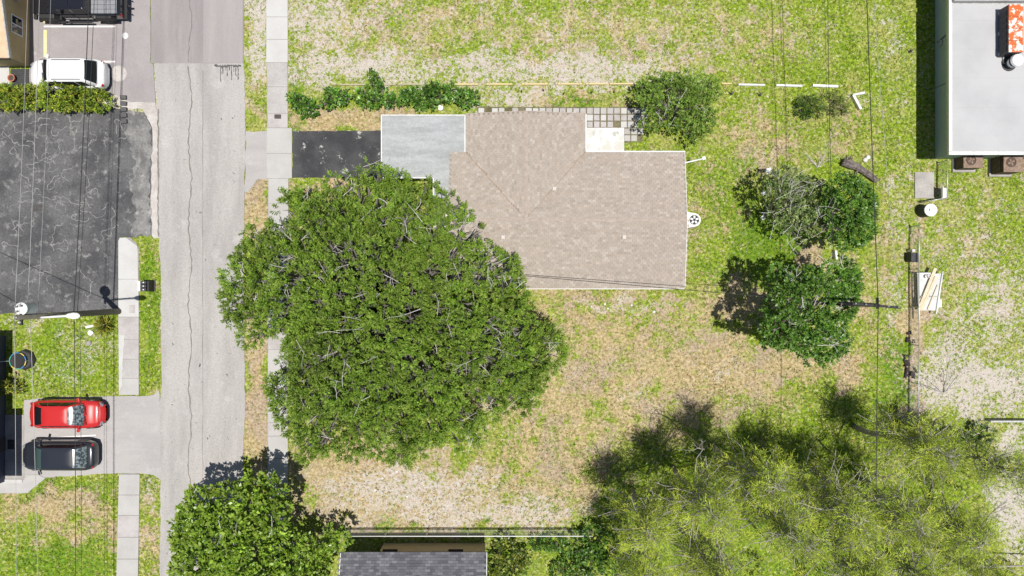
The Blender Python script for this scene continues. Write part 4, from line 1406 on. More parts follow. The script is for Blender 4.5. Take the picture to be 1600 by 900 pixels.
lt = thing("street_lamp", (PB.x, PB.y, 7.5), "white cobra-head street lamp on a thick arm near the utility pole's top", "street lamp")
MB().tube([(PB.x + .1, PB.y - .08, 7.5), (la.x, la.y, 7.9), (lb.x, lb.y, lamp_h + .03)], [.05, .055, .06], 8).build("arm", 'pvc_white', lt, smooth=True)
rows = []
for (dx, w, h) in ((-.1, .05, .05), (.05, .13, .08), (.3, .17, .10), (.52, .15, .08), (.64, .04, .03)):
    rows.append([(lb.x + dx, lb.y + w * math.cos(a), lamp_h + .03 + h * math.sin(a)) for a in np.linspace(0, 2 * PI, 13)])
m_ = MB()
m_.grid(rows)
m_.build("lamp_head", 'white_trim', lt, smooth=True)


def wire(name, a, b, sag, r_, m, label, n=24, group=None):
    pts = []
    for i in range(n + 1):
        f = i / n
        p = a.lerp(b, f)
        p = Vector((p.x, p.y, p.z - 4 * sag * f * (1 - f)))
        pts.append(p)
    o = MB().tube(pts, r_, 5).build(name, m, smooth=True)
    return tag(o, label, "wire", group)


NX = PB.x + 1.15            # next pole north of the frame, line drifts east
NY, SY = 34.0, -34.0
P = lambda dx, dy, z: Vector((PB.x + dx, PB.y + dy, z))
wire("power_line", P(0, 0, 9.25), Vector((NX, NY, 9.6)), .35, .012, 'wire_alu', "pale bare wire from the transformer pole's top past the tan building")
wire("power_line", P(0, .6, 8.3), Vector((NX, NY, 8.7)), .3, .013, 'wire_alu', "pale wire from the transformer over the black lot")
wire("power_line", P(.05, .4, 7.6), Vector((NX + .1, NY, 8.1)), .4, .009, 'wire_alu', "thin pale wire under the transformer wire over the black lot")
wire("telephone_cable", P(.12, 0, 4.75), Vector((NX + .15, NY, 4.6)), .35, .024, 'wire_black', "thick black cable over the black parking lot from the utility pole")
wire("telephone_cable", P(.14, 0.1, 4.45), Vector((NX + .2, NY, 4.1)), .4, .016, 'wire_black', "thin black cable just under the thick one over the black lot")
wire("telephone_cable", P(.12, 0, 4.7), Vector((PB.x + .1, SY, 4.7)), .15, .02, 'wire_black', "black cable over the lawn and driveway of the navy house")
wire("telephone_cable", P(.14, 0, 4.2), Vector((PB.x + .15, SY, 4.1)), .1, .012, 'wire_black', "thin black cable over the two cars in the west driveway")
wire("power_line", P(0, 0, 9.25), Vector((PB.x, SY, 9.3)), .15, .011, 'wire_alu', "pale wire from the pole top over the navy house's porch")
wire("power_line", P(0, -.1, 8.1), Vector((PB.x, SY, 7.2)), .2, .012, 'wire_alu', "pale wire over the red sedan's tail and the south-west lawn")
wire("service_wire", P(-.05, 0, 7.2), Vector((-42, 6.5, 5.0)), .5, .02, 'wire_black', "black service wire from the transformer pole across the lot's west side")

H2 = 9.6
c2 = px(1370, 477, H2)
t = thing("utility_pole", (c2.x, c2.y, 0), "slim dark utility pole with a long crossarm rising through the lobed tree", "utility pole")
MB().tube([(c2.x, c2.y, -.1), (c2.x, c2.y, H2 + .12)], [.15, .10], 12).build("shaft", 'pole_dark', t, smooth=True)
MB().box(c2.x + .02, c2.y - .02, H2 - .12, 2.35, .12, .14, rz=-.085).build("crossarm", 'pole_dark', t, bevel=.01)
for s in (-1.05, -.55, .55, 1.05):
    MB().lathe([(.02, 0), (.045, .05), (.03, .08), (.045, .11), (.015, .16)], c2.x + s, c2.y - s * .085, 9, cz=H2 - .05).build("insulator", 'galv_dull', t)
for s in (-1, 1):
    MB().tube([(c2.x + s * .6, c2.y - s * .05, H2 - .18), (c2.x + s * .03, c2.y + .1, H2 - .75)], .02, 5).build("brace", 'dark_metal', t)
MB().box(c2.x, c2.y + .1, H2 + .06, .10, .55, .08).build("pole_top_bracket", 'pole_dark', t)
Q = lambda dx, z: Vector((c2.x + dx, c2.y - dx * .085, z))
nA = px(1351, -110, 9.7)
wire("power_line", Q(0, H2 + .14), nA, .05, .022, 'wire_black', "black wire running north from the crossarm pole along the fence line")
wire("power_line", Q(1.05, H2 + .1), px(1358, -110, 9.4), .15, .010, 'wire_alu', "thin pale wire from the crossarm's east end over the back lawn")
wire("telephone_cable", Q(.1, 5.0), px(1293, -110, 5.3), .25, .016, 'wire_black', "black cable over the two small shrubs and white wheel stops")
wire("telephone_cable", Q(.1, 4.85), px(1287, -110, 5.2), .2, .008, 'wire_black', "hair-thin black cable beside the cable over the small shrubs")
wire("power_line", Q(0, H2 + .14), px(1369, 1050, 9.7), .1, .02, 'wire_black', "black wire running south from the crossarm pole into the feathery trees")
sv = px(815, 430.5, 3.7)
wire("service_wire", Q(-.05, 6.9), sv, .12, .018, 'wire_black', "twisted black service wire crossing the tan shingle roof")
z0 = ZMAIN(sv.x, sv.y)
t = thing("service_mast", (sv.x, sv.y, z0), "short grey service mast on the tan roof at the big tree's edge", "mast")
MB().tube([(sv.x, sv.y, z0 - .05), (sv.x, sv.y, 3.75)], .03, 8).build("pipe", 'galv_dull', t)
MB().lathe([(.05, 3.72), (.07, 3.78), (.04, 3.86)], sv.x, sv.y, 10).build("weather_head", 'galv_dull', t)

# ------------------------------------------------------------------ fences
def chain_link(mb, a, b, h, step=.14):
    a, b = Vector(a), Vector(b)
    L = (b - a).length
    d = (b - a).normalized()
    n = int((L + h) / step)
    for i in range(n):
        for s in (1, -1):
            u0 = i * step - (h if s > 0 else 0)
            p0, p1 = (u0, .04), (u0 + s * h, h)
            if s < 0: p0 = (i * step, .04); p1 = (i * step - h, h)
            # clip to the panel
            (ua, za), (ub, zb) = p0, p1
            if ua == ub: continue
            lo, hi = 0.0, 1.0
            for lim, sg in ((0, 1), (L, -1)):
                fa, fb = sg * (ua - lim), sg * (ub - lim)
                if fa < 0 and fb < 0: lo = 2; break
                if fa < 0: lo = max(lo, fa / (fa - fb))
                if fb < 0: hi = min(hi, fa / (fa - fb))
            if lo >= hi: continue
            q0 = a + d * (ua + (ub - ua) * lo) + Vector((0, 0, za + (zb - za) * lo))
            q1 = a + d * (ua + (ub - ua) * hi) + Vector((0, 0, za + (zb - za) * hi))
            mb.tube([q0, q1], .0035, 3, cap=False)


def fence(name, label, pts, h, posts_every, rail_m='galv', extra_rail=False, pr=.03):
    t = thing(name, Vector(pts[0]), label, "fence")
    net = MB()
    for a, b in zip(pts, pts[1:]):
        a, b = Vector(a), Vector(b)
        L = (b - a).length
        n = max(1, round(L / posts_every))
        for i in range(n + 1):
            p = a.lerp(b, i / n)
            if i == n and b != Vector(pts[-1]): continue
            MB().lathe([(pr, 0), (pr, h + .02), (pr * .6, h + .05)], p.x, p.y, 8).build("post", rail_m, t)
        MB().tube([(a.x, a.y, h - .02), (b.x, b.y, h - .02)], .03, 7).build("top_rail", rail_m, t, smooth=True)
        MB().tube([(a.x, a.y, .1), (b.x, b.y, .1)], .012, 5).build("bottom_wire", 'galv_dull', t)
        if extra_rail: MB().tube([(a.x, a.y, h * .5), (b.x, b.y, h * .5)], .02, 6).build("mid_rail", rail_m, t)
        chain_link(net, a, b, h - .05)
    net.build("chain_link", 'galv_dull', t, kind="stuff")
    return t


hB = 1.15
fence("chain_link_fence", "white-railed chain link fence between the dry lawn and the grey-roofed house", [(*px(536, 838, hB)[:2], 0), (*px(925, 838, hB)[:2], 0)], hB, 2.6, 'white_trim', pr=.035)
hF = .95
e = lambda x, y: (*px(x, y, hF)[:2], 0)
fence("chain_link_fence", "galvanised chain link fence along the dirt strip by the white trailer deck", [e(1437, 352), e(1436, 420), e(1436.5, 540), e(1435, 660)], hF, 2.5, 'galv')
fence("chain_link_fence", "short galvanised fence corner between the grey pad and the white tank", [e(1481, 250), e(1480.5, 309), e(1452, 314)], hF, 2.2, 'galv')
# low timber-topped wall at the right edge
e2 = lambda x, y: px(x, y, .6)
t = thing("low_wall", e2(1560, 660) - Vector((0, 0, .6)), "low grey garden wall at the edge of the feathery trees and sandy field", "wall")
a, b = e2(1550, 659), e2(1680, 661)
MB().bx(a.x, b.x, a.y - .04, a.y + .04, 0, .48).build("block", 'pad_grey', t)
MB().bx(a.x - .03, b.x, a.y - .055, a.y + .055, .481, .53).build("cap", 'galv_dull', t, bevel=.01)

# ------------------------------------------------------------------ things along the right fence
c = px(1455, 328, .95)
t = thing("white_tank", (c.x, c.y, 0), "white-lidded drum with shade painted into its sides, standing beside the fence corner", "drum")
MB().lathe([(.36, 0), (.38, .03), (.38, .86), (.36, .9)], c.x, c.y, 26).build("drum", 'charcoal', t)  # sides coloured charcoal to stand for the tank's shaded side
MB().lathe([(.39, .86), (.39, .92), (.34, .955), (.16, .96), (.15, .985), (.02, .99)], c.x, c.y, 26).build("lid", 'white_trim', t)
MB().tube([(c.x - .1, c.y - .1, .96), (c.x - .14, c.y, 1.03), (c.x - .1, c.y + .1, .96)], .018, 6).build("handle", 'galv_dull', t)
c = px(1474, 301, .45)
t = thing("folding_chair", (c.x, c.y, 0), "white folding lawn chair leaning by the short fence corner", "chair")
m_ = MB()
slab3(m_, [(c.x - .1, c.y - .36, .42), (c.x + .22, c.y - .36, .42), (c.x + .22, c.y + .3, .42), (c.x - .1, c.y + .3, .42)], .03)
m_.build("seat", 'white_trim', t)
m_ = MB()
m_.add([(c.x - .12, c.y - .36, .40), (c.x - .28, c.y - .3, .85), (c.x - .28, c.y + .36, .85), (c.x - .12, c.y + .3, .40), (c.x - .09, c.y - .36, .40), (c.x - .25, c.y - .3, .87), (c.x - .25, c.y + .36, .87), (c.x - .09, c.y + .3, .40)],
       [(0, 1, 2, 3), (7, 6, 5, 4), (1, 5, 6, 2), (0, 4, 5, 1), (3, 2, 6, 7)])
m_.build("backrest", 'white_trim', t)
for (dx, dy) in ((-.08, -.33), (.2, -.33), (-.08, .27), (.2, .27)):
    MB().tube([(c.x + dx, c.y + dy, 0), (c.x + dx * .9, c.y + dy, .41)], .018, 6).build("leg", 'galv', t)
c = px(1431, 402, .6)
t = thing("meter_cabinet", (c.x, c.y, 0), "black cabinet with white door hung on the fence by the dirt strip", "cabinet")
MB().box(c.x - .12, c.y, .35, .42, .55, .66).build("body", 'charcoal', t, bevel=.02)
MB().box(c.x + .11, c.y, .36, .03, .58, .7).build("door", 'white_dirty', t, bevel=.01)
MB().box(c.x - .12, c.y + .42, .3, .18, .16, .6).build("side_box", 'white_dirty', t, bevel=.01)
MB().tube([(c.x + .14, c.y - .2, .3), (c.x + .16, c.y - .2, .42)], .012, 5).build("handle", 'dark_metal', t)
for dy in (-.2, .2): MB().box(c.x - .12, c.y + dy, .012, .1, .06, .04).build("foot", 'dark_metal', t)

stained('panel_white', (0.62, 0.62, 0.61), (0.50, 0.50, 0.49), 1.4, .42, .66, .05, 20, bump=.1)
# white trailer deck with timber on it
t = thing("trailer_deck", px(1452, 456), "white flat deck of panels inside a pipe frame beside the fence", "platform")
q = lambda x, y: px(x, y, .5)
for (poly) in ([(1436, 428), (1455, 428), (1452, 463), (1437, 463)], [(1455.5, 428), (1472, 427), (1469, 463), (1452.5, 463)], [(1437, 463.6), (1469, 463.6), (1466, 485), (1438, 485)]):
    MB().prism([q(*p) for p in poly], .42, .5).build("deck_panel", 'panel_white', t)
for (a, b) in (((1433.5, 427), (1435.5, 500)), ((1472.5, 424), (1462, 491)), ((1432, 427), (1455, 427))):
    A, B = q(*a), q(*b)
    MB().tube([(A.x, A.y, .545), (B.x, B.y, .545)], .05, 7).build("frame_pipe", 'white_trim', t, smooth=True)
for (x, y) in ((1438, 432), (1467, 432), (1438, 480), (1463, 480)):
    A = q(x, y)
    MB().bx(A.x - .05, A.x + .05, A.y - .05, A.y + .05, 0, .42).build("leg", 'galv_dull', t)
A = q(1469, 474)
MB().box(A.x, A.y, .44, .24, .5, .05).build("side_plate", 'white_dirty', t)
mat('lumber', (0.66, 0.58, 0.42), .8, col2=(0.55, 0.46, 0.31), scale=4)
for i, (a, b, lab) in enumerate((((1461, 419), (1435, 484), "long pale plank lying diagonally uppermost on the white deck"), ((1463, 432), (1441, 484), "pale plank lying parallel just east of the longest plank"),
                                 ((1456, 440), (1437, 470), "short pale plank between the fence rail and the longest plank"), ((1466, 445), (1450, 484), "thin pale plank lying near the deck's east pipe"))):
    A, B = px(*a, .6), px(*b, .6)
    d = B - A
    z = .60 if i == 0 else .505
    o = MB().box((A.x + B.x) / 2, (A.y + B.y) / 2, z + .045, d.length, (.20, .15, .1, .07)[i], .06, rz=math.atan2(d.y, d.x)).build("plank", 'lumber', bevel=.008)
    tag(o, lab, "plank", "planks on the white deck")
for (x, y, lab) in ((1446, 432, "small white pot on the white deck, nearer the fence"), (1450, 431, "small white pot on the white deck, nearer the planks")):
    A = q(x, y)
    tag(MB().lathe([(.09, 0), (.12, .18), (.1, .18), (.08, .05)], A.x, A.y, 12, cz=.5).build("bucket", 'white_dirty'), lab, "pot", "pots on the white deck")

# fallen log
mat('bark_dark', (0.085, 0.068, 0.06), .95, col2=(0.24, 0.205, 0.19), scale=6, lo=.4, hi=.65, bump=.8, bscale=12)
t = thing("fallen_log", px(1340, 268), "rotting brown fallen log with torn root end behind the round tree", "log")
pts = [px(1314, 254), px(1326, 258), px(1338, 262), px(1350, 270), px(1362, 279), px(1368, 284)]
MB().tube([(p.x, p.y, .2 + .03 * math.sin(i * 2)) for i, p in enumerate(pts)], [.24, .27, .23, .20, .19, .14], 9).build("trunk", 'bark_dark', t)
for k in range(8):
    a0 = Vector((pts[0].x + R.uniform(0, .4), pts[0].y + R.uniform(-.1, .1), .25))
    b0 = a0 + Vector((R.uniform(-.35, .3), R.uniform(-.15, .45), R.uniform(-.1, .35)))
    MB().tube([a0, (a0 + b0) / 2 + Vector((0, 0, .08)), b0], [.07, .05, .02], 6).build("root", 'bark_dark', t)
MB().tube([(pts[2].x, pts[2].y, .3), (pts[2].x - .1, pts[2].y - .5, .15)], [.07, .03], 6).build("stub", 'bark_dark', t)

# L-shaped concrete offcut
c = px(1335, 158)
t = thing("concrete_offcut", c, "bent white concrete offcut east of the wheel stops", "concrete piece")
a, b, d_ = px(1330.5, 149.5), px(1342.5, 172), px(1349, 146)
for (A, B, w) in ((a, b, .16), (a, d_, .14)):
    v = B - A
    MB().box((A.x + B.x) / 2, (A.y + B.y) / 2, .13, v.length, w, .26 if w > .15 else .2, rz=math.atan2(v.y, v.x)).build("arm", 'white_dirty', t, bevel=.02)

# ------------------------------------------------------------------ wheel stops: a yellow row, then white ones
mat('stop_faded', (0.50, 0.43, 0.26), .9, col2=(0.46, 0.42, 0.33), scale=5)
mat('stop_yellow', (0.66, 0.52, 0.20), .85, col2=(0.55, 0.47, 0.33), scale=6, lo=.35, hi=.7)


def wheel_stop(x0, x1, y, m, label, group, rz=0, w=.15):
    a, b = px(x0, y), px(x1, y)
    L = b.x - a.x
    t = thing("wheel_stop", ((a.x + b.x) / 2, a.y, 0), label, "wheel stop", group, rz)
    MB().box(0, 0, .055, L, w, .11, tx=.985, ty=.7).build("curb", m, t, local=True, bevel=.012)
    for s in (-1, 1):
        MB().lathe([(.018, .108), (.018, .118), (.01, .12)], s * L * .38, 0, 8).build("anchor_pin", 'iron', t, local=True)


ORD = ['first', 'second', 'third', 'fourth', 'fifth', 'sixth', 'seventh', 'eighth', 'ninth']
for k, x in enumerate((531, 577, 622, 704, 760, 815, 871, 915, 952)):
    ln = (40, 42, 45, 43, 41, 41, 39, 34, 44)[k]
    wheel_stop(x, x + ln, 132.5 - .15 * k, 'stop_faded' if k < 3 else 'stop_yellow', f"faded yellow wheel stop, {ORD[k]} in the row from the east sidewalk", "faded yellow wheel stops", 0, .09 if k < 3 else .13)
wheel_stop(1127, 1143, 131, 'stop_yellow', "short sunken yellow wheel stop just east of the spreading bush", "wheel stops", 0, .12)
wheel_stop(1153, 1195, 132.8, 'white_dirty', "dull cream wheel stop, first of three beyond the spreading bush", "wheel stops", -.02)
wheel_stop(1212, 1253, 134, 'white_trim', "white wheel stop midway between the cream one and the cable-crossed one", "wheel stops", -.03)
wheel_stop(1269, 1309, 134.5, 'white_trim', "white wheel stop crossed by cables beside the small shrubs", "wheel stops", -.04, .18)
# stub posts
for k, (x, y) in enumerate(((815, 143.5), (849, 142), (880.5, 147), (924, 145.5), (959, 144.5))):
    c = px(x, y)
    t = thing("stub_post", c, f"short black post stub in the dry strip, {ORD[4 - k]} from the spreading bush", "post", "black post stubs north of the pavers")
    MB().lathe([(.045, 0), (.045, .22), (.03, .24)], c.x, c.y, 8).build("stub", 'charcoal', t)
    MB().tube([(c.x, c.y, .2), (c.x + R.uniform(-.08, .08), c.y + .06, .3)], .02, 5).build("bolt", 'dark_metal', t)
for (x, y, lab) in ((1142, 147, "cut dark post stub east of the spreading bush"), (1186.5, 149, "forked dark post stub below the cream wheel stop"), (1421, 81, "dark splintered stump in the bright lawn by the sage wall")):
    c = px(x, y)
    t = thing("stub_post", c, lab, "post")
    MB().tube([(c.x, c.y, 0), (c.x + .03, c.y, .28)], [.09, .06], 7).build("stub", 'bark_dark', t)
    for s in (-1, 1): MB().tube([(c.x, c.y, .2), (c.x + s * .14, c.y + .12, .4)], [.04, .02], 5).build("fork", 'bark_dark', t)

# ------------------------------------------------------------------ small things
c = px(226, 447, .7)
t = thing("news_box", (c.x, c.y, 0), "black and white curbside boxes on the grass strip by the west sidewalk", "box")
MB().box(c.x - .26, c.y, .5, .16, .62, .8).build("cabinet", 'white_dirty', t, bevel=.02)
for k in range(3):
    MB().box(c.x - .02 + .0, c.y - .22 + .22 * k, .42, .30, .19, .78).build("cabinet", 'charcoal', t, bevel=.02)
    MB().lathe([(.04, .812), (.04, .83), (.02, .835)], c.x - .02, c.y - .22 + .22 * k, 8).build("knob", 'white_trim', t)
MB().box(c.x + .19, c.y, .36, .10, .66, .66).build("backing", 'black_trim', t, bevel=.01)
MB().box(c.x, c.y, .012, .62, .66, .05).build("base", 'dark_metal', t)

c = px(27, 564, .55)
t = thing("trampoline", (c.x, c.y, 0), "small black trampoline with coloured rim pads beside the navy house", "trampoline")
gnd = px(30, 564)
MB().lathe([(.62, 0.0), (.66, .05), (.60, .30), (.56, .34), (.2, .335)], c.x + .15, c.y + .04, 8).build("skirt", 'charcoal', t)
cols = {'pad_blue': (.06, .25, .55), 'pad_yellow': (.75, .6, .12), 'pad_green': (.05, .42, .32)}
for n_, v in cols.items(): mat(n_, v, .6)
for k in range(10):
    a0, a1 = 2 * PI * k / 10 + .03, 2 * PI * (k + 1) / 10 - .03
    MB().tube([(c.x + .50 * math.cos(a), c.y + .50 * math.sin(a), .52) for a in np.linspace(a0, a1, 5)], .03, 6).build("rim_pad", list(cols)[[0, 1, 0, 0, 2, 2, 1, 2, 0, 1][k]], t, smooth=True)
for k in range(5):
    a = 2 * PI * k / 5
    MB().tube([(c.x + .5 * math.cos(a), c.y + .5 * math.sin(a), .5), (c.x + .5 * math.cos(a) + .08, c.y + .5 * math.sin(a), .02)], .02, 6).build("leg", 'galv_dull', t)
MB().lathe([(.46, .50), (.46, .512), (.1, .49)], c.x, c.y, 20).build("mat", 'black_trim', t)
MB().tube([(c.x - .5, c.y, .52), (c.x - .9, c.y - .02, .95)], .02, 6).build("handle_bar", 'galv', t)

c = px(606.5, 167.5, .3)
t = thing("white_bucket", (c.x, c.y, 0), "white upturned bucket by the hedge north of the carport", "bucket")
MB().lathe([(.17, 0), (.145, .27), (.13, .29), (.02, .292)], c.x, c.y, 16).build("pail", 'white_trim', t)
MB().lathe([(.175, 0), (.175, .03)], c.x, c.y, 16).build("rim", 'white_dirty', t)
c = px(688, 168, .25)
tag(MB().lathe([(.15, 0), (.17, .05), (.17, .22), (.05, .25)], c.x, c.y, 14).build("white_bucket", 'white_trim'), "white bucket under the hedge's bushy east end", "bucket")
for (a, b, lab) in (((492, 168), (509, 163), "dark timber lying between the first two hedge bushes"), ((533, 157), (551, 152), "dark timber lying between the second and third hedge bushes")):
    A, B = px(*a, .1), px(*b, .1)
    d = B - A
    tag(MB().box((A.x + B.x) / 2, (A.y + B.y) / 2, .08, d.length, .17, .15, rz=math.atan2(d.y, d.x)).build("timber", 'bark_dark', bevel=.02), lab, "timber")
# loose blocks and stones
def rock(x, y, s, label, m='white_dirty', grp=None, cat="stone"):
    c = px(x, y)
    me = MB()
    rows = []
    for i in range(5):
        f = i / 4
        rr_ = s * math.sin(PI * (.12 + .8 * f)) * R.uniform(.85, 1.1)
        rows.append([(c.x + rr_ * math.cos(a) * R.uniform(.8, 1.2), c.y + rr_ * math.sin(a) * R.uniform(.8, 1.2), s * .9 * f - .02) for a in np.linspace(0, 2 * PI, 9)[:-1]])
        rows[-1].append(rows[-1][0])
    me.grid(rows)
    me.f.append(tuple(4 * 9 + k for k in range(8)))
    me.c.append(None)
    return tag(me.build("stone", m, origin=None), label, cat, grp)


c = px(1201, 267, .2)
tag(MB().box(c.x, c.y, .1, .38, .36, .22, rz=.3).build("concrete_block", 'white_dirty', bevel=.02), "white square block north-west of the bare-branched tree", "block")
c = px(1101.5, 249)
rock(1192.5, 302, .16, "pale grey stone in the shade left of the bare-branched tree")
rock(1192, 340, .14, "white broken stone below the bare-branched tree's shade", 'white_trim')
c = px(1306, 398, .3)
tag(MB().box(c.x, c.y, .2, .14, .55, .4, rz=.1).build("concrete_post", 'white_dirty', bevel=.015), "white concrete post end between the round tree and the lobed tree", "post")
for (x, y) in ((1352, 250), (1356, 246)): rock(x, y, .15, "pale stone beside the fallen log's middle", 'white_dirty', "pale stones by the fallen log")
c = px(141, 510, .1)
tag(MB().box(c.x, c.y, .06, .6, .14, .12, rz=.2).build("kerb_piece", 'white_trim', bevel=.01), "white kerb piece lying beside the spiky yellow plant", "kerb piece")
rock(142, 520, .17, "white stone between kerb piece and spiky plant", 'white_trim')
rock(139, 536, .16, "grey broken stone in the bare patch by the spiky plant", 'pad_grey')
for (x, y) in ((924, 479), (950, 482), (987, 477), (1022, 487), (945, 475)): rock(x, y, R.uniform(.05, .1), "white limestone lump lying below the tan house's south eave", 'white_dirty', "limestone lumps south of the house")
for (x, y) in ((620, 737), (636, 776), (586, 766), (662, 758), (597, 747), (700, 790)): rock(x, y, R.uniform(.05, .1), "white limestone lump in the sandy patch south of the big tree", 'white_dirty', "limestone lumps in the sandy patch")
# kerb edging and masonry stubs beside the hedge by the street
for k in range(5):
    c = px(194.5 + .3 * k, 153 + 9.3 * k)
    tag(MB().box(c.x, c.y, .1, .36, .26, .2, rz=R.uniform(-.08, .08)).build("kerb_block", 'tar', bevel=.02), f"dark square kerb block, {ORD[k]} south of the lime hedge's end", "block", "dark kerb blocks at the lot corner")
# kerb at the lot's south edge
a, b = px(46, 494), px(182, 487.5)
v = b - a
tag(MB().box((a.x + b.x) / 2, (a.y + b.y) / 2 - .02, .07, v.length, .22, .15, rz=math.atan2(v.y, v.x)).build("lot_kerb", 'sand_edge', bevel=.02), "weathered concrete kerb along the black lot's south edge", "kerb")
# debris by the right fence
mat('cloth_dark', (.05, .035, .04), .9)
for (x, y, lab) in ((1421, 527, "dark crumpled rag on the dirt strip by the fence"), (1417, 565, "dark bent scrap south of the crumpled rag by the fence"), (1424, 583, "black tangled scrap under the fence where the feathery trees begin")):
    c = px(x, y)
    m_ = MB()
    for k in range(6):
        p = Vector((c.x + R.uniform(-.2, .2), c.y + R.uniform(-.35, .35), .06))
        m_.tube([p, p + Vector((R.uniform(-.15, .15), R.uniform(-.3, .3), R.uniform(0, .15))), p + Vector((R.uniform(-.25, .25), R.uniform(-.4, .4), .02))], R.uniform(.03, .07), 6)
    tag(m_.build("scrap", 'cloth_dark'), lab, "scrap")
#@@PLANTS
# ------------------------------------------------------------------ plants
mat('bark_pale', (0.42, 0.39, 0.36), .9, col2=(0.27, 0.245, 0.22), scale=5, lo=.35, hi=.65)
mat('bark_grey', (0.30, 0.275, 0.25), .9, col2=(0.19, 0.17, 0.15), scale=6, lo=.35, hi=.65)
mat('bark_oak', (0.17, 0.155, 0.14), .9, col2=(0.10, 0.09, 0.08), scale=6)
mat('twig_white', (0.50, 0.475, 0.45), .9, var=.15, scale=5)
mat('leaf', rough=.55, attr=True, trans=.25, spec=.35)
mat('leaf_gloss', rough=.38, attr=True, trans=.30, spec=.5)
mat('needle', rough=.6, attr=True, trans=.32, spec=.25)
mat('grass_blade', rough=.7, attr=True, trans=.25, spec=.2)


def inside_np(X, Y, poly):
    r_ = np.zeros(X.shape, bool)
    n = len(poly)
    for i in range(n):
        x1, y1 = poly[i][0], poly[i][1]
        x2, y2 = poly[(i + 1) % n][0], poly[(i + 1) % n][1]
        if y1 == y2: continue
        c = (y1 > Y) != (y2 > Y)
        r_ ^= c & (X < (x2 - x1) * (Y - y1) / (y2 - y1) + x1)
    return r_


def edge_dist(X, Y, poly):
    d = np.full(X.shape, 1e9)
    n = len(poly)
    for i in range(n):
        a, b = np.array(poly[i][:2], float), np.array(poly[(i + 1) % n][:2], float)
        v = b - a
        t_ = np.clip(((X - a[0]) * v[0] + (Y - a[1]) * v[1]) / max(v @ v, 1e-9), 0, 1)
        d = np.minimum(d, np.hypot(X - a[0] - t_ * v[0], Y - a[1] - t_ * v[1]))
    return d


def outline_boughs(poly_px, zedge, ztop, reach, rmin, rmax, sep, tries=5000, zj=.35):
    """bough centres filling a crown whose outline (seen from the camera) is poly_px"""
    xs = [p[0] for p in poly_px]
    ys_ = [p[1] for p in poly_px]
    out = []
    X = G.uniform(min(xs), max(xs), tries)
    Y = G.uniform(min(ys_), max(ys_), tries)
    ok = inside_np(X, Y, poly_px)
    D = edge_dist(X, Y, poly_px) / 25.0
    for x, y, d in zip(X[ok], Y[ok], D[ok]):
        z = zedge + (ztop - zedge) * (1 - math.exp(-d / reach)) + R.uniform(-zj, zj) * .6 + zj * .8 * math.sin(x * .055 + 2 * math.sin(y * .03)) * math.sin(y * .06 + math.sin(x * .04))
        k = (CAM_H - z) / CAM_H
        dd = d * k
        r_ = min(R.uniform(rmin, rmax), dd * 1.05)
        if r_ < rmin * .55: continue
        if dd < r_ * .92: continue
        p = px(x, y, z)
        s_ = sep * (r_ / rmax) ** .6
        if any((p.x - q[0]) ** 2 + (p.y - q[1]) ** 2 < (s_ * .5 + sep * .5 * (q[3] / rmax) ** .6) ** 2 for q in out): continue
        out.append((p.x, p.y, z, r_))
    return out


def sprigs_on(boughs, dens, shell=(.72, 1.04), squash=.75, zmin=-.35):
    """sprig roots and axes over the bough surfaces"""
    P, A, B = [], [], []
    arr = np.array(boughs)
    for i, (x, y, z, r_) in enumerate(boughs):
        n = max(8, int(dens * r_ * r_ * 2 * PI * (1 - zmin) / 1.0))
        u = norm(G.normal(0, 1, (n * 2, 3)))
        u = u[u[:, 2] > zmin][:n]
        lump = 1 + .16 * np.sin(u[:, 0] * 5 + i) * np.sin(u[:, 1] * 5 + 2 * i) + .1 * np.sin(u[:, 2] * 7 + i)
        rr_ = r_ * G.uniform(shell[0], shell[1], len(u)) * lump
        p = np.array([x, y, z]) + u * rr_[:, None] * np.array([1, 1, squash])
        # drop the ones buried deep in a neighbouring bough
        d = p[:, None, :] - arr[None, :, :3]
        d[:, :, 2] /= squash
        q = np.linalg.norm(d, axis=2) / arr[None, :, 3]
        q[:, i] = 9
        keep = q.min(1) > .62
        P.append(p[keep]); A.append(u[keep]); B.append(np.full(keep.sum(), i))
    return np.concatenate(P), np.concatenate(A), np.concatenate(B)


def leafy(name, P, A, B, k, sl, L, Wd, cols, m, parent, up=.25, spread=.95, flat=.72, jit=.18, tipcol=None, kind=None):
    """k leaves along each sprig of length sl"""
    n = len(P)
    nb = int(B.max()) + 1
    tone = G.normal(1, .13, nb)[B] * np.clip(G.normal(1, .22, n), .4, 1.7)
    cols = np.array(cols)
    base = cols[G.integers(0, len(cols), n)]
    allP, allD, allL, allW, allC = [], [], [], [], []
    A2 = norm(A + np.array([0, 0, up]) + G.normal(0, .25, (n, 3)))
    for j in range(k):
        f = (j + G.uniform(0, 1, n)) / k
        rad = norm(np.cross(A2, G.normal(0, 1, (n, 3))))
        D = norm(A2 * (.35 + .5 * f[:, None]) + rad * spread * (1.1 - .5 * f[:, None]))
        allP.append(P + A2 * (f * sl)[:, None])
        allD.append(D)
        s_ = G.uniform(.7, 1.25, n)
        allL.append(L * s_); allW.append(Wd * s_)
        c = base * (tone * G.normal(1, jit, n))[:, None]
        if tipcol is not None: c = c + (np.array(tipcol) - c) * (f ** 2 * .5)[:, None]
        allC.append(np.clip(c, .004, .9))
    P_, D_, L_, W_, C_ = [np.concatenate(q) for q in (allP, allD, allL, allW, allC)]
    V, F = leaves(P_, D_, L_, W_, flat)
    return fast_mesh(name, V, F, np.repeat(C_, 4, 0), m, parent, kind)


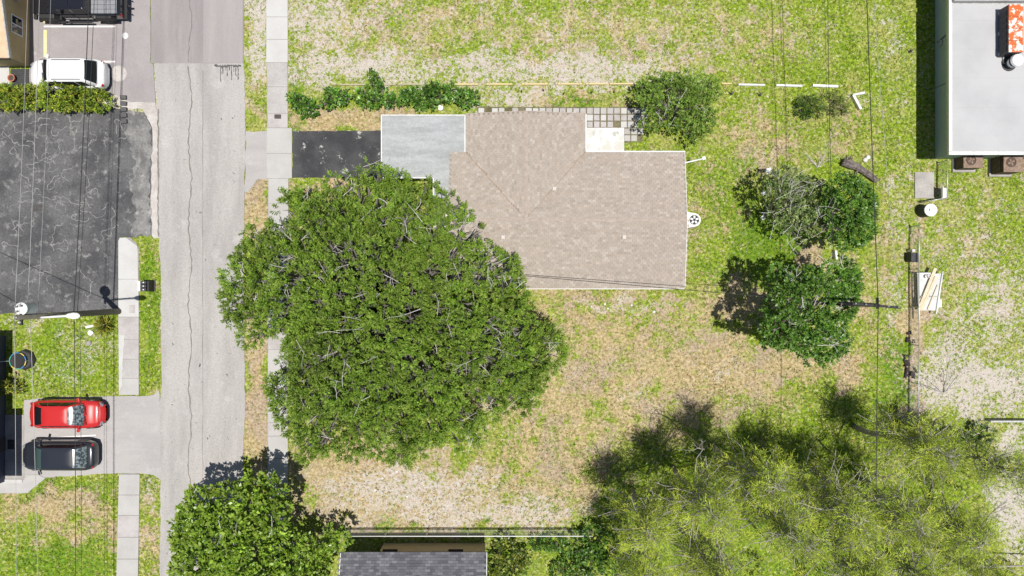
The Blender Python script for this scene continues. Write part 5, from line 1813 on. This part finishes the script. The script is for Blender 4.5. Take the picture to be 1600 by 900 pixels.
def limb_tubes(mb, base, fork_z, boughs, r0, n=6, wob=.25):
    """trunk with limbs forking towards the boughs"""
    base = Vector(base)
    top = Vector((base.x + R.uniform(-.2, .2), base.y + R.uniform(-.2, .2), fork_z))
    mb.tube([base - Vector((0, 0, .15)), base + Vector((0, 0, .15)), base.lerp(top, .5) + Vector((R.uniform(-.1, .1), R.uniform(-.1, .1), 0)), top], [r0 * 1.5, r0 * 1.12, r0, r0 * .85], 10)
    for (x, y, z, r_) in boughs:
        e_ = Vector((x, y, z - r_ * .45))
        L = (e_ - top).length
        mid = top.lerp(e_, .45) + Vector((R.uniform(-wob, wob), R.uniform(-wob, wob), L * .08))
        m2 = top.lerp(e_, .75) + Vector((R.uniform(-wob, wob), R.uniform(-wob, wob), L * .06))
        rs = r0 * min(.62, .16 + .05 * r_ + .02 * L)
        mb.tube([top - Vector((0, 0, .25)), mid, m2, e_], [rs, rs * .75, rs * .5, rs * .22], n)
        for _ in range(4):
            a = _ * PI / 2 + R.uniform(-.5, .5)
            tip = e_ + Vector((math.cos(a) * r_ * .8, math.sin(a) * r_ * .8, r_ * R.uniform(0, .3)))
            mb.tube([m2.lerp(e_, R.uniform(.5, .95)), e_.lerp(tip, .5) + Vector((0, 0, .05)), tip], [rs * .3, rs * .2, rs * .07], 5, cap=False)
    return top


def fork_twig(mb, p, d, L, r_, depth=2):
    """a bare forking twig"""
    p, d = Vector(p), Vector(d).normalized()
    bend = Vector((R.uniform(-.3, .3), R.uniform(-.3, .3), R.uniform(-.1, .15)))
    q = p + d * L * .55 + bend * L * .15
    e_ = p + (d + bend * .6).normalized() * L
    mb.tube([p, q, e_], [r_, r_ * .75, r_ * .4], 4, cap=False)
    if depth > 0:
        for _ in range(R.choice((2, 2, 3))):
            s = R.uniform(.35, .95)
            b = p.lerp(q, s / .55) if s < .55 else q.lerp(e_, (s - .55) / .45)
            dd = (d + Vector((R.uniform(-.9, .9), R.uniform(-.9, .9), R.uniform(-.2, .4)))).normalized()
            fork_twig(mb, b, dd, L * R.uniform(.4, .65), r_ * .55, depth - 1)


def bare_twigs(P, A, n, size, r_, parent, m='twig_white', gap=None):
    mb = MB()
    idx = G.choice(len(P), n, replace=False)
    for i in idx:
        a = R.uniform(0, 2 * PI)
        d = Vector((math.cos(a), math.sin(a), R.uniform(.05, .4)))
        L = size * R.uniform(.5, 1.3)
        p = Vector(P[i]) - d * L * .5 + Vector((0, 0, R.uniform(0, .12)))
        fork_twig(mb, p, d, L, r_ * R.uniform(.6, 1.2), 2)
    mb.build("bare_twigs", m, parent, kind="stuff")
    return idx


def cut_gaps(P, A, B, idx, rad):
    keep = np.ones(len(P), bool)
    for i in idx:
        d = P - P[i]
        keep &= ~((np.hypot(d[:, 0], d[:, 1]) < rad * G.uniform(.6, 1.3)) & (d[:, 2] > -.45))
    return P[keep], A[keep], B[keep]


def broad_tree(name, label, poly_px, base_px, zedge, ztop, reach, rmin, rmax, sep, dens, k, sl, L, Wd, cols, r0, fork, bark='bark_grey', m='leaf', ntw=0, tw=(.6, .02), squash=.75, group=None, cat="tree", gap=.3, tip=None, extra=None, spread=.95, flat=.72, zj=.45, jit=.22):
    b0 = px(*base_px)
    t = thing(name, b0, label, cat, group)
    bg = outline_boughs(poly_px, zedge, ztop, reach, rmin, rmax, sep, zj=zj)
    for (ex, ey, ez, er) in extra or []:
        c_ = px(ex, ey, ez)
        bg.append((c_.x, c_.y, ez, er))
    mb = MB()
    limb_tubes(mb, b0, fork, bg, r0)
    mb.build("trunk", bark, t, smooth=True)
    P, A, B = sprigs_on(bg, dens, squash=squash)
    if ntw:
        top = np.where(A[:, 2] > .25)[0]
        idx = top[bare_twigs(P[top], A[top], min(ntw, len(top) - 1), tw[0], tw[1], t)]
        P, A, B = cut_gaps(P, A, B, idx, gap)
    leafy("crown", P, A, B, k, sl, L, Wd, cols, m, t, tipcol=tip, spread=spread, flat=flat, jit=jit)
    return t


# the big fine-leaved tree over the street
OAK = [(352, 425), (365, 395), (383, 390), (382, 352), (420, 350), (440, 340), (432, 320), (440, 298), (500, 296), (520, 270), (545, 276), (565, 255), (598, 258), (612, 272), (650, 272), (690, 290), (708, 308),
       (735, 325), (745, 350), (762, 365), (750, 385), (795, 388), (808, 410), (822, 450), (832, 490), (842, 512), (872, 508), (886, 545), (874, 578), (846, 582), (842, 610), (828, 642), (815, 640), (808, 618),
       (780, 650), (762, 640), (752, 655), (758, 668), (735, 692), (712, 700), (690, 685), (655, 715), (628, 728), (590, 712), (540, 700), (500, 712), (470, 718), (462, 690), (432, 665), (428, 625), (412, 598),
       (440, 575), (425, 560), (448, 540), (440, 520), (395, 538), (372, 542), (362, 515), (350, 480)]
OAKC = [(0.112, 0.21, 0.017), (0.13, 0.244, 0.02), (0.092, 0.179, 0.015), (0.153, 0.273, 0.025), (0.123, 0.224, 0.019), (0.17, 0.267, 0.03)]
broad_tree("spreading_tree", "huge fine-leaved tree with pale twigs spreading over sidewalk and lawn", OAK, (605, 490), 3.8, 8.4, 2.4, .45, 1.25, 1.28, 19, 14, .29, .16, .054, OAKC, .42, 2.6,
           'bark_oak', 'leaf', 110, (.9, .020), .8, tip=(.31, .38, .06), gap=.30, zj=1.15,
           extra=[(852, 530, 4.7, .7), (862, 555, 4.5, .68), (842, 556, 4.8, .75), (836, 590, 4.6, .65), (826, 615, 4.4, .6), (818, 634, 4.2, .42), (776, 640, 4.5, .5), (800, 620, 4.7, .65), (740, 680, 4.6, .6), (480, 705, 4.4, .55), (545, 700, 4.6, .6), (628, 715, 4.5, .6), (440, 350, 4.8, .7), (395, 400, 4.7, .7)])

# bottom-left broad-leaved tree and its neighbour
BLC = [(0.173, 0.312, 0.029), (0.214, 0.36, 0.039), (0.14, 0.264, 0.023), (0.264, 0.4, 0.052), (0.198, 0.336, 0.034), (0.116, 0.224, 0.021)]
broad_tree("broadleaf_tree", "bright broad-leaved tree overhanging the road beside the sidewalk's south end", [(278, 842), (270, 822), (283, 800), (288, 770), (325, 755), (350, 762), (365, 752), (408, 735), (425, 742), (440, 760), (460, 780), (452, 805), (445, 820), (440, 850), (442, 960), (380, 990), (300, 980), (268, 900)],
           (395, 800), 2.8, 5.6, 1.8, .55, 1.05, .95, 13, 8, .22, .24, .13, BLC, .2, 1.4, 'bark_grey', 'leaf_gloss', 16, (.8, .022), .8, tip=(.38, .46, .06), gap=.2)
broad_tree("broadleaf_tree", "lower broad-leaved tree whose leafy arm reaches the fence's west end", [(425, 830), (450, 822), (470, 838), (500, 832), (520, 822), (552, 840), (540, 855), (520, 868), (512, 900), (490, 960), (440, 960), (420, 890)],
           (462, 850), 1.8, 3.6, 1.2, .5, .85, .85, 13, 8, .22, .22, .12, BLC, .13, .9, 'bark_grey', 'leaf_gloss', 6, (.6, .018), .8, tip=(.34, .42, .06), gap=.2)

# spreading bush north-east of the house
MG = [(0.12, 0.225, 0.029), (0.152, 0.27, 0.034), (0.096, 0.188, 0.023), (0.192, 0.3, 0.046), (0.176, 0.285, 0.039)]
broad_tree("spreading_bush", "leafy green bush with open branches over the pavers' east end", [(990, 160), (998, 130), (1014, 122), (1022, 108), (1035, 118), (1060, 118), (1075, 112), (1095, 118), (1120, 125), (1125, 150), (1112, 160), (1116, 185), (1105, 208), (1085, 224), (1068, 210), (1040, 198), (1020, 205), (1002, 196), (1004, 180)],
           (1040, 180), 1.2, 3.3, 1.1, .26, .55, .62, 20, 8, .22, .17, .075, MG, .10, .6, 'bark_grey', 'leaf', 14, (.7, .016), .8, tip=(.26, .36, .06), gap=.2)

# round glossy tree, and the bare-branched one beside it
RG = [(0.076, 0.184, 0.022), (0.102, 0.232, 0.028), (0.06, 0.152, 0.018), (0.128, 0.264, 0.034), (0.093, 0.208, 0.025)]
broad_tree("round_tree", "dense rounded dark green tree beside the bare-branched one", [(1300, 276), (1325, 272), (1350, 285), (1366, 310), (1366, 345), (1360, 370), (1340, 390), (1310, 388), (1290, 378), (1292, 350), (1284, 325), (1290, 300)],
           (1258, 350), 3.0, 6.2, 1.3, .45, .8, .72, 24, 8, .17, .16, .085, RG, .14, 1.8, 'bark_grey', 'leaf_gloss', 3, (.4, .014), .85, tip=(.19, .32, .045), gap=.15)
DB = [(.17, .25, .07), (.22, .29, .09), (.26, .30, .13), (.12, .20, .05)]
tt = broad_tree("bare_branched_tree", "sparse tree with many bare grey branches beside the dense round tree", [(1190, 290), (1210, 262), (1240, 262), (1270, 285), (1285, 300), (1288, 330), (1280, 360), (1262, 385), (1235, 370), (1215, 355), (1195, 330)],
           (1195, 335), 2.8, 4.9, 1.4, .35, .65, .68, 15, 7, .2, .15, .07, DB, .12, .9, 'bark_grey', 'leaf', 0, (.9, .02), .8)
mb = MB()
for k in range(34):
    c = px(R.uniform(1200, 1290), R.uniform(262, 378), R.uniform(4.0, 5.2))
    a = R.uniform(0, 2 * PI) if R.random() < .5 else R.uniform(.1, 1.6)
    fork_twig(mb, c, (math.cos(a), math.sin(a), R.uniform(0, .5)), R.uniform(.5, 1.1), .013, 2)
mb.build("bare_twigs", 'twig_white', tt, kind="stuff")

# lobed tree round the crossarm pole
broad_tree("lobed_tree", "glossy green tree in several lobes around the crossarm pole", [(1172, 512), (1185, 490), (1196, 478), (1190, 455), (1196, 425), (1215, 415), (1250, 422), (1262, 412), (1285, 418), (1305, 402), (1325, 405), (1344, 430), (1340, 465), (1330, 492), (1318, 505), (1326, 525), (1318, 552), (1295, 572), (1262, 572),
           (1244, 552), (1232, 545), (1210, 548), (1198, 538), (1180, 525)], (1188, 505), 4.2, 7.4, 1.3, .42, .85, .80, 24, 8, .18, .17, .09, RG, .17, 2.4, 'bark_pale', 'leaf_gloss', 22, (.8, .024), .82, tip=(.19, .32, .045), gap=.28)


# ------------------------------------------------------------------ feathery pines
NC = [(0.364, 0.458, 0.053), (0.429, 0.512, 0.059), (0.3, 0.395, 0.047), (0.494, 0.565, 0.071), (0.343, 0.47, 0.047), (0.258, 0.352, 0.041)]


def feathery(label, x, y, h, spread_, nb, lean=(0, 0), zcrown=.68, z0=.38):
    """x, y: photograph pixel of the crown's centre at zcrown*h"""
    c = px(x, y, h * zcrown)
    base = Vector((c.x - lean[0] * .5, c.y - lean[1] * .5, 0))
    t = thing("feathery_pine", base, label, "tree", "feathery pines in the south-east thicket")
    mb = MB()
    top = base + Vector((lean[0], lean[1], h))
    tp = [base - Vector((0, 0, .2))]
    for i in range(1, 7):
        f = i / 6
        tp.append(base.lerp(top, f) + Vector((R.uniform(-.12, .12), R.uniform(-.12, .12), 0)))
    mb.tube(tp, [.17 * (1 - .9 * i / 6) + .015 for i in range(7)], 8)
    PP, DD = [], []
    for b in range(nb):
        f = z0 + (.98 - z0) * R.random() ** .85
        s = base.lerp(top, f)
        a = R.uniform(0, 2 * PI)
        prof = math.sin(PI * min(1, (f - z0 + .12) / (1.08 - z0)) ** .8) * .7 + .3
        L = spread_ * prof * R.uniform(.5, 1.3)
        d = Vector((math.cos(a), math.sin(a), R.uniform(.1, .8)))
        pts = [s]
        sway = Vector((R.uniform(-.35, .35), R.uniform(-.35, .35), 0))
        for i in range(1, 6):
            d = (d + sway * .5 + Vector((R.uniform(-.35, .35), R.uniform(-.35, .35), R.uniform(-.25, .1)))).normalized()
            pts.append(pts[-1] + d * L / 5)
        mb.tube(pts, [.045 * (1 - f * .5) * (1 - i / 6) + .009 for i in range(6)], 4, cap=False)
        if R.random() < .12: continue
        for i in range(2, 6):
            for _ in range(R.choice((1, 2, 3))):
                q = pts[i - 1].lerp(pts[i], R.random())
                off = Vector((R.gauss(0, .34), R.gauss(0, .34), R.gauss(0.05, .18)))
                e_ = q + off
                mb.tube([q, q.lerp(e_, .5) + Vector((R.gauss(0, .05), R.gauss(0, .05), .03)), e_], [.009, .006, .003], 3, cap=False)
                PP.append(e_)
                DD.append(((pts[i] - pts[i - 1]).normalized() * .6 + off.normalized()).normalized())
    mb.build("trunk", 'bark_pale', t, smooth=True)
    P, D = np.array(PP), np.array(DD)
    n = len(P)
    tone = np.clip(G.normal(.95, .45, n), .22, 2.0) * (1 + .25 * np.sin(P[:, 0] * 2.1 + 2 * np.sin(P[:, 1] * 1.7)) * np.sin(P[:, 1] * 2.3))
    base_c = np.array(NC)[G.integers(0, len(NC), n)]
    k = 16
    P2 = np.repeat(P, k, 0) + G.normal(0, .13, (n * k, 3))
    D2 = norm(np.repeat(D, k, 0) + G.normal(0, .75, (n * k, 3)) + np.array([0, 0, .02]))
    C2 = np.clip(np.repeat(base_c * tone[:, None], k, 0) * G.normal(1, .18, (n * k, 1)), .01, .8)
    V, F = leaves(P2, D2, G.uniform(.16, .36, n * k), G.uniform(.014, .025, n * k), .8)
    fast_mesh("crown", V, F, np.repeat(C2, 4, 0), 'needle', t)


FP = [("feathery pine leaning over the lawn at the thicket's north-west tip", 1010, 814, 10.0, 2.3, 60, (-0.9, 0.6)),
      ("feathery pine above the fence's east end", 1005, 882, 9.0, 2.0, 50, (-0.4, 0.2)),
      ("feathery pine with pale leaning trunk inside the thicket's west half", 1100, 784, 11.5, 2.5, 70, (-0.5, 0.5)),
      ("feathery pine at the thicket's south side beside the pale bent limb", 1110, 884, 11.5, 2.6, 70, (0.2, -0.2)),
      ("slim feathery pine standing forward on the thicket's north edge", 1180, 743, 12.0, 2.1, 62, (-0.2, 0.5)),
      ('feathery pine between the slim northern one and the dead crown', 1210, 814, 12.5, 2.6, 74, (0.2, 0.1)),
      ("tall feathery pine in the thicket's middle beside dark gaps", 1290, 783, 12.5, 2.5, 74, (0, 0.4)),
      ("feathery pine with bare lower limbs in the thicket's middle south", 1315, 874, 12.0, 2.6, 72, (0.1, -0.2)),
      ('feathery pine under the south-running wire', 1375, 794, 12.0, 2.5, 72, (0.2, 0.2)),
      ('feathery pine where the chain link fence enters the thicket', 1430, 698, 9.5, 2.1, 56, (0.2, 0.4)),
      ('feathery pine south of the fence-end pine, crown full and yellowish', 1465, 814, 11.5, 2.5, 70, (0.3, 0)),
      ("feathery pine at the thicket's south edge beside the bare branch", 1430, 894, 11.0, 2.5, 66, (0.2, -0.2)),
      ('feathery pine beside the low grey garden wall', 1540, 723, 10.0, 2.2, 58, (0.4, 0.2)),
      ('short feathery pine among yellowish weeds by the sandy ground', 1510, 886, 8.5, 1.9, 46, (0.2, -0.2))]
for f in FP: feathery(*f)

# undergrowth of the thicket: low dark leafy mass
def undergrowth(name, label, spots, cols, m='leaf', L=.16, Wd=.085, dens=15, k=7, kind=None, cat="shrub"):
    bg = []
    for (x, y, r_, z) in spots:
        c = px(x, y, z)
        bg.append((c.x, c.y, z, r_))
    b0 = Vector((bg[0][0], bg[0][1], 0))
    t = thing(name, b0, label, cat)
    mb = MB()
    for (x, y, z, r_) in bg:
        for _ in range(4):
            a = R.uniform(0, 2 * PI)
            mb.tube([(x + .1 * math.cos(a), y + .1 * math.sin(a), -.05), (x + .3 * r_ * math.cos(a), y + .3 * r_ * math.sin(a), z * .6), (x + .8 * r_ * math.cos(a), y + .8 * r_ * math.sin(a), z + .3 * r_)], [.03, .022, .008], 5)
    mb.build("stems", 'bark_grey', t, kind="stuff")
    P, A, B = sprigs_on(bg, dens, zmin=-.6)
    leafy("foliage", P, A, B, k, .16, L, Wd, cols, m, t)
    return t


UC = [(0.077, 0.168, 0.022), (0.105, 0.217, 0.028), (0.063, 0.14, 0.018), (0.14, 0.252, 0.039)]
undergrowth("understorey_shrub", "dark leafy shrub under the feathery pines at the fence's east end", [(905, 852, .7, .8), (930, 842, .8, .9), (950, 862, .9, 1.0), (925, 880, .8, .8), (965, 890, .9, 1.0)], UC, 'leaf_gloss')
undergrowth("understorey_shrub", "leafy shrub showing through the thicket's dark southern gap", [(1425, 835, .6, 1.6), (1435, 850, .7, 1.5), (1418, 852, .5, 1.4)], UC, 'leaf_gloss')
undergrowth("understorey_shrub", "bright leafy shrub under the thicket's middle pines", [(1275, 880, .8, 1.6), (1290, 895, .8, 1.5)], BLC, 'leaf_gloss')
undergrowth("yellow_shrub", "yellow-leaved shrub at the thicket's south-east sandy edge", [(1540, 890, .5, .5), (1560, 896, .5, .5), (1580, 892, .4, .4)], [(.34, .34, .04), (.42, .40, .06), (.22, .28, .03)], L=.12)
undergrowth("understorey_shrub", "pale green shrub below the fence-end feathery pine", [(1470, 700, .8, .9), (1490, 690, .7, .8), (1515, 700, .7, .8), (1535, 678, .6, .6)], [(.09, .15, .04), (.12, .18, .05), (.07, .12, .03)])
# weeds of the thicket floor so the ground is not bare between trunks
weeds = []
for k in range(34):
    weeds.append((R.uniform(985, 1560), R.uniform(690, 930), R.uniform(.4, .8), R.uniform(.2, .6)))
wt = undergrowth("thicket_weeds", "low yellow-green weeds covering the ground under the feathery pines", weeds, [(.07, .11, .02), (.10, .14, .03), (.05, .085, .015), (.14, .13, .06)], L=.15, Wd=.05, dens=12, k=6, cat="weeds")
wt["kind"] = "stuff"

# ------------------------------------------------------------------ hedges and shrubs
HG = [(0.196, 0.297, 0.024), (0.252, 0.358, 0.033), (0.14, 0.23, 0.02), (0.336, 0.405, 0.044), (0.378, 0.378, 0.044)]
for (x, y, r_, z, lab) in ((12, 152, .75, .95, "lime green hedge bush beside the pale terrace"), (45, 152, .7, .9, "lime green hedge bush at the white SUV's nose"),
                           (88, 148, .95, 1.1, "tallest yellow-green hedge bush overlapping the white SUV's side"), (120, 153, .75, .95, "lime green hedge bush beside the white SUV's rear doors"), (148, 156, .65, .8, "end bush of the lime hedge behind the white SUV")):
    undergrowth("hedge_bush", lab, [(x, y, r_, z), (x - 12, y + 4, r_ * .7, z * .75), (x + 12, y + 4, r_ * .75, z * .8), (x + 2, y - 5, r_ * .7, z * .95)], HG, 'leaf', .12, .06, 30, 8)
CG = [(0.084, 0.203, 0.025), (0.112, 0.252, 0.031), (0.14, 0.294, 0.042), (0.07, 0.168, 0.021), (0.21, 0.336, 0.056)]
for (x, y, r_, z, lab) in ((470, 160, .6, .8, "round-leaved hedge bush nearest the east sidewalk"), (480, 172, .45, .6, "small hedge bush tucked below the sidewalk-end bush"),
                           (518, 152, .75, .9, "second hedge bush from the sidewalk, behind dark timber"), (578, 153, .85, 1.0, "wide hedge bush below the leaning sapling"),
                           (620, 160, .6, .9, "dark hedge bush just east of the leaning sapling"), (648, 148, .6, 1.1, "upright hedge bush near the carport's middle"),
                           (686, 146, .9, 1.2, "feathery dark green bush, tallest at the hedge's east part"), (664, 160, .55, .7, "yellowish low bush in front of the hedge's tall part"), (728, 152, .65, .9, "yellow-green bush ending the hedge by the wheel stops")):
    undergrowth("hedge_bush", lab, [(x + R.uniform(-24, 24) * r_, y + R.uniform(-11, 11) * r_, r_ * R.uniform(.28, .55), z * R.uniform(.3, .75)) for _ in range(9)], CG, 'leaf_gloss', .19, .10, 15, 6)
# leaning sapling in that hedge
c = px(598, 142)
t = thing("leaning_sapling", c, "thin sapling leaning north-west out of the hedge", "sapling")
tip = px(580, 112, 1.6)
MB().tube([c, Vector(c).lerp(tip, .5) + Vector((0, 0, .2)), tip], [.035, .025, .01], 6).build("stem", 'bark_grey', t)
P = np.array([list(Vector(c).lerp(tip, f) + Vector((R.gauss(0, .12), R.gauss(0, .12), R.gauss(0.1, .1)))) for f in np.linspace(.15, 1, 70)])
A = norm(G.normal(0, 1, (70, 3)) + np.array([0, 0, .6]))
leafy("foliage", P, A, np.zeros(70, int), 8, .16, .15, .07, CG, 'leaf', t)
undergrowth("low_shrub", "dark green low shrub west of the pair by the concrete offcut", [(1262, 165, .55, .4), (1270, 170, .5, .4), (1255, 172, .4, .3)], [(.06, .13, .018), (.10, .18, .03), (.16, .22, .04)], L=.2, Wd=.04, dens=26)
undergrowth("low_shrub", "yellowish low shrub east of the pair by the concrete offcut", [(1300, 158, .5, .35), (1310, 166, .45, .35)], [(.15, .20, .04), (.22, .24, .06), (.10, .15, .03)], L=.2, Wd=.04, dens=22)
undergrowth("variegated_shrub", "large yellow and green shrub at the grey-roofed house's east corner", [(790, 862, .75, .9), (800, 885, .85, .9), (775, 880, .6, .7), (815, 870, .5, .7), (770, 900, .6, .7)], [(.10, .18, .02), (.22, .27, .04), (.30, .32, .06), (.06, .12, .015)], 'leaf_gloss', .14, .08, 24)
for (x, y, lab) in ((838, 847, "small leafy plant first beyond the variegated shrub at the fence"), (856, 848, "small leafy plant between two others along the fence's south side"), (872, 848, "small leafy plant beside the dark understorey shrub")):
    undergrowth("garden_plant", lab, [(x, y, .35, .4), (x + 3, y + 5, .25, .3)], UC, 'leaf_gloss', .14, .08, 26, cat="plant")
undergrowth("understorey_shrub", "dark shaded shrub patch south of the small fence plants", [(890, 885, .6, .5), (875, 890, .5, .4), (905, 895, .6, .5)], UC, 'leaf_gloss')
undergrowth("yellow_shrub", "yellow-green shrub in the bed beside the trampoline", [(18, 600, .45, .5), (10, 606, .35, .4), (26, 606, .3, .35)], [(.26, .30, .04), (.34, .34, .05), (.15, .22, .03)], L=.14)
# spiky yellow plant (rosette)
c = px(165, 508)
t = thing("spiky_plant", c, "yellow-green spiky rosette plant beside the west sidewalk", "plant")
MB().lathe([(.12, 0), (.16, .12), (.05, .22)], c.x, c.y, 10).build("crown_base", 'bark_grey', t)
n = 260
el = G.uniform(.1, 1.2, n)
az = G.uniform(0, 2 * PI, n)
D = np.stack([np.cos(az) * np.cos(el), np.sin(az) * np.cos(el), np.sin(el)], -1)
P = np.tile(np.array([c.x, c.y, .12]), (n, 1)) + D * G.uniform(.02, .35, n)[:, None]
cc = np.array([(.36, .34, .05), (.22, .27, .04), (.42, .38, .07), (.13, .19, .03)])[G.integers(0, 4, n)]
V, F = leaves(P, D, G.uniform(.35, .6, n), G.uniform(.05, .08, n), .9)
fast_mesh("blades", V, F, np.repeat(cc, 4, 0), 'leaf', t)

# bare bushes and fallen boughs
def bare_bush(label, x, y, n, L, r_, up=.5, z=.05, arc=(0, 2 * PI)):
    c = px(x, y)
    t = thing("bare_bush", c, label, "bush")
    mb = MB()
    for k in range(n):
        a = R.uniform(*arc)
        fork_twig(mb, (c.x, c.y, z), (math.cos(a), math.sin(a), R.uniform(.1, up)), L * R.uniform(.6, 1.2), r_, 3)
    mb.build("stems", 'twig_white', t, kind="stuff")


bare_bush("leafless grey bush on the sandy ground beside the right fence", 1474, 615, 7, 1.7, .022, .7, arc=(.3, 2.8))
bare_bush("leafless grey sapling north of the bare-branched tree", 1277, 262, 6, 1.2, .016, .7, arc=(.4, 2.7))
bare_bush("tangle of bare twigs between the round tree and the lobed tree", 1290, 412, 9, .8, .016, .7)
bare_bush("tangle of bare grey twigs at the thicket's southern rim", 1395, 890, 12, 1.1, .016, .7)
bare_bush("tangle of bare grey twigs beside the low grey garden wall", 1520, 680, 10, 1.1, .016, .6)
# big pale dead boughs in the thicket
def dead_bough(label, pts, r_):
    w = [px(*p) for p in pts]
    base = Vector((w[0].x, w[0].y, 0))
    t = thing("dead_bough", base, label, "branch")
    mb = MB()
    mb.tube([base] + w if w[0].z > .4 else w, ([r_ * 1.1] if w[0].z > .4 else []) + [r_ * (1 - .7 * i / max(1, len(w) - 1)) for i in range(len(w))], 7)
    for i in range(1, len(w)):
        for _ in range(2):
            d = (w[i] - w[i - 1]).normalized() + Vector((R.uniform(-.8, .8), R.uniform(-.8, .8), .2))
            fork_twig(mb, w[i - 1].lerp(w[i], R.random()), d, R.uniform(.5, 1.1), r_ * .35, 2)
    mb.build("limb", 'bark_pale', t, smooth=True)


dead_bough("long pale dead bough rising at the thicket's south-east corner", [(1497, 880, 3.0), (1512, 855, 3.6), (1530, 828, 4.2), (1545, 808, 4.6), (1556, 795, 4.8)], .10)
dead_bough("pale fallen bough running east from the dead bough's foot", [(1497, 880, 2.0), (1540, 886, 1.8), (1600, 884, 1.6), (1640, 884, 1.4)], .09)
dead_bough("pale bent limb bare among the western feathery pines", [(1146, 900, 5.0), (1138, 878, 5.6), (1128, 862, 6.0), (1118, 846, 6.4), (1102, 841, 6.8)], .09)
dead_bough("pale bare limb where the chain link fence enters the thicket", [(1448, 690, 2.4), (1456, 668, 3.2), (1462, 655, 3.6)], .11)
dead_bough("pale dead limb crossing the thicket's middle gaps", [(1320, 792, 5.5), (1300, 780, 6.0), (1284, 770, 6.4), (1280, 735, 6.9)], .05)
dead_bough("pale dead limb reaching the thicket's south-west gap", [(1218, 862, 5.0), (1236, 845, 5.6), (1252, 828, 6.2)], .06)
dead_bough("pale curved dead limb near the south-running wire", [(1370, 742, 6.0), (1385, 746, 6.3), (1400, 738, 6.7), (1404, 748, 7.0)], .05)
dead_bough("thin pale dead limb leaning at the thicket's north-west tip", [(1100, 702, 6.0), (1090, 700, 6.5), (1082, 704, 6.9)], .045)

# ------------------------------------------------------------------ grass
def make_grass():
    n = 125000
    X = G.uniform(-33.5, 33.5, n)
    Y = G.uniform(-19.5, 19.5, n)
    ok = np.ones(n, bool)
    for poly in PAVED: ok &= ~inside_np(X, Y, poly)
    h0, h1 = px(704, 178), px(1058, 446)
    ok &= ~((X > h0.x + .3) & (X < px(1052, 0).x) & (Y < px(0, 247).y) & (Y > px(0, 440).y))
    ok &= ~((X > px(725, 0).x) & (X < px(906, 0).x) & (Y < px(0, 195).y) & (Y > px(0, 247).y))
    ok &= ~((X > px(598, 0).x) & (X < px(760, 0).x) & (Y < px(0, 848).y))
    ok &= ~((X > px(1460, 0).x) & (Y > px(0, 249).y))
    ok &= ~((X < px(47, 0).x) & (Y > px(0, 138).y))
    ok &= ~((X < px(12, 0).x) & (Y > px(0, 752).y) & (Y < px(0, 520).y))
    X, Y = X[ok], Y[ok]
    s, d, l = ground_map(X, Y)
    r1 = G.uniform(0, 1, len(X))
    keep = r1 > s * .80
    X, Y, s, d, l = X[keep], Y[keep], s[keep], d[keep], l[keep]
    n = len(X)
    r2 = G.uniform(0, 1, n)
    tuft = .5 + .5 * np.sin(X * 2.1 + 3 * np.sin(Y * 1.3)) * np.sin(Y * 2.6 + X * .7)
    col = np.where((r2 < d * .85 + .06 * tuft)[:, None], np.array([.50, .40, .23]),
                   np.where((r2 < d * .85 + .1 + l * .7)[:, None], np.array([.11, .20, .015]), np.where((G.uniform(0, 1, n) < .12)[:, None], np.array([.56, .50, .26]), np.array([.20, .28, .020]))))
    col = col * np.clip(G.normal(1, .32, (n, 1)), .35, 1.8) * (1 + .12 * G.normal(0, 1, (n, 3)))
    k = 4
    P = np.repeat(np.stack([X, Y, np.full(n, -.02)], -1), k, 0) + np.concatenate([G.normal(0, .035, (n * k, 2)), np.zeros((n * k, 1))], 1)
    az = G.uniform(0, 2 * PI, n * k)
    el = G.uniform(.25, 1.2, n * k)
    D = np.stack([np.cos(az) * np.cos(el), np.sin(az) * np.cos(el), np.sin(el)], -1)
    L = G.uniform(.06, .15, n * k) * np.repeat(.8 + .5 * l, k)
    S = np.stack([-np.sin(az), np.cos(az), np.zeros(n * k)], -1) * (G.uniform(.010, .022, n * k))[:, None]
    V = np.empty((n * k, 3, 3))
    V[:, 0] = P - S
    V[:, 1] = P + S
    V[:, 2] = P + D * L[:, None]
    C = np.clip(np.repeat(col, k, 0), .01, .8)
    o = fast_mesh("grass", V.reshape(-1, 3), np.arange(n * k * 3).reshape(-1, 3), np.repeat(C, 3, 0), 'grass_blade', None, "stuff")
    tag(o, "patchy short grass, green and straw dry, over lawns and verges", "grass")


make_grass()
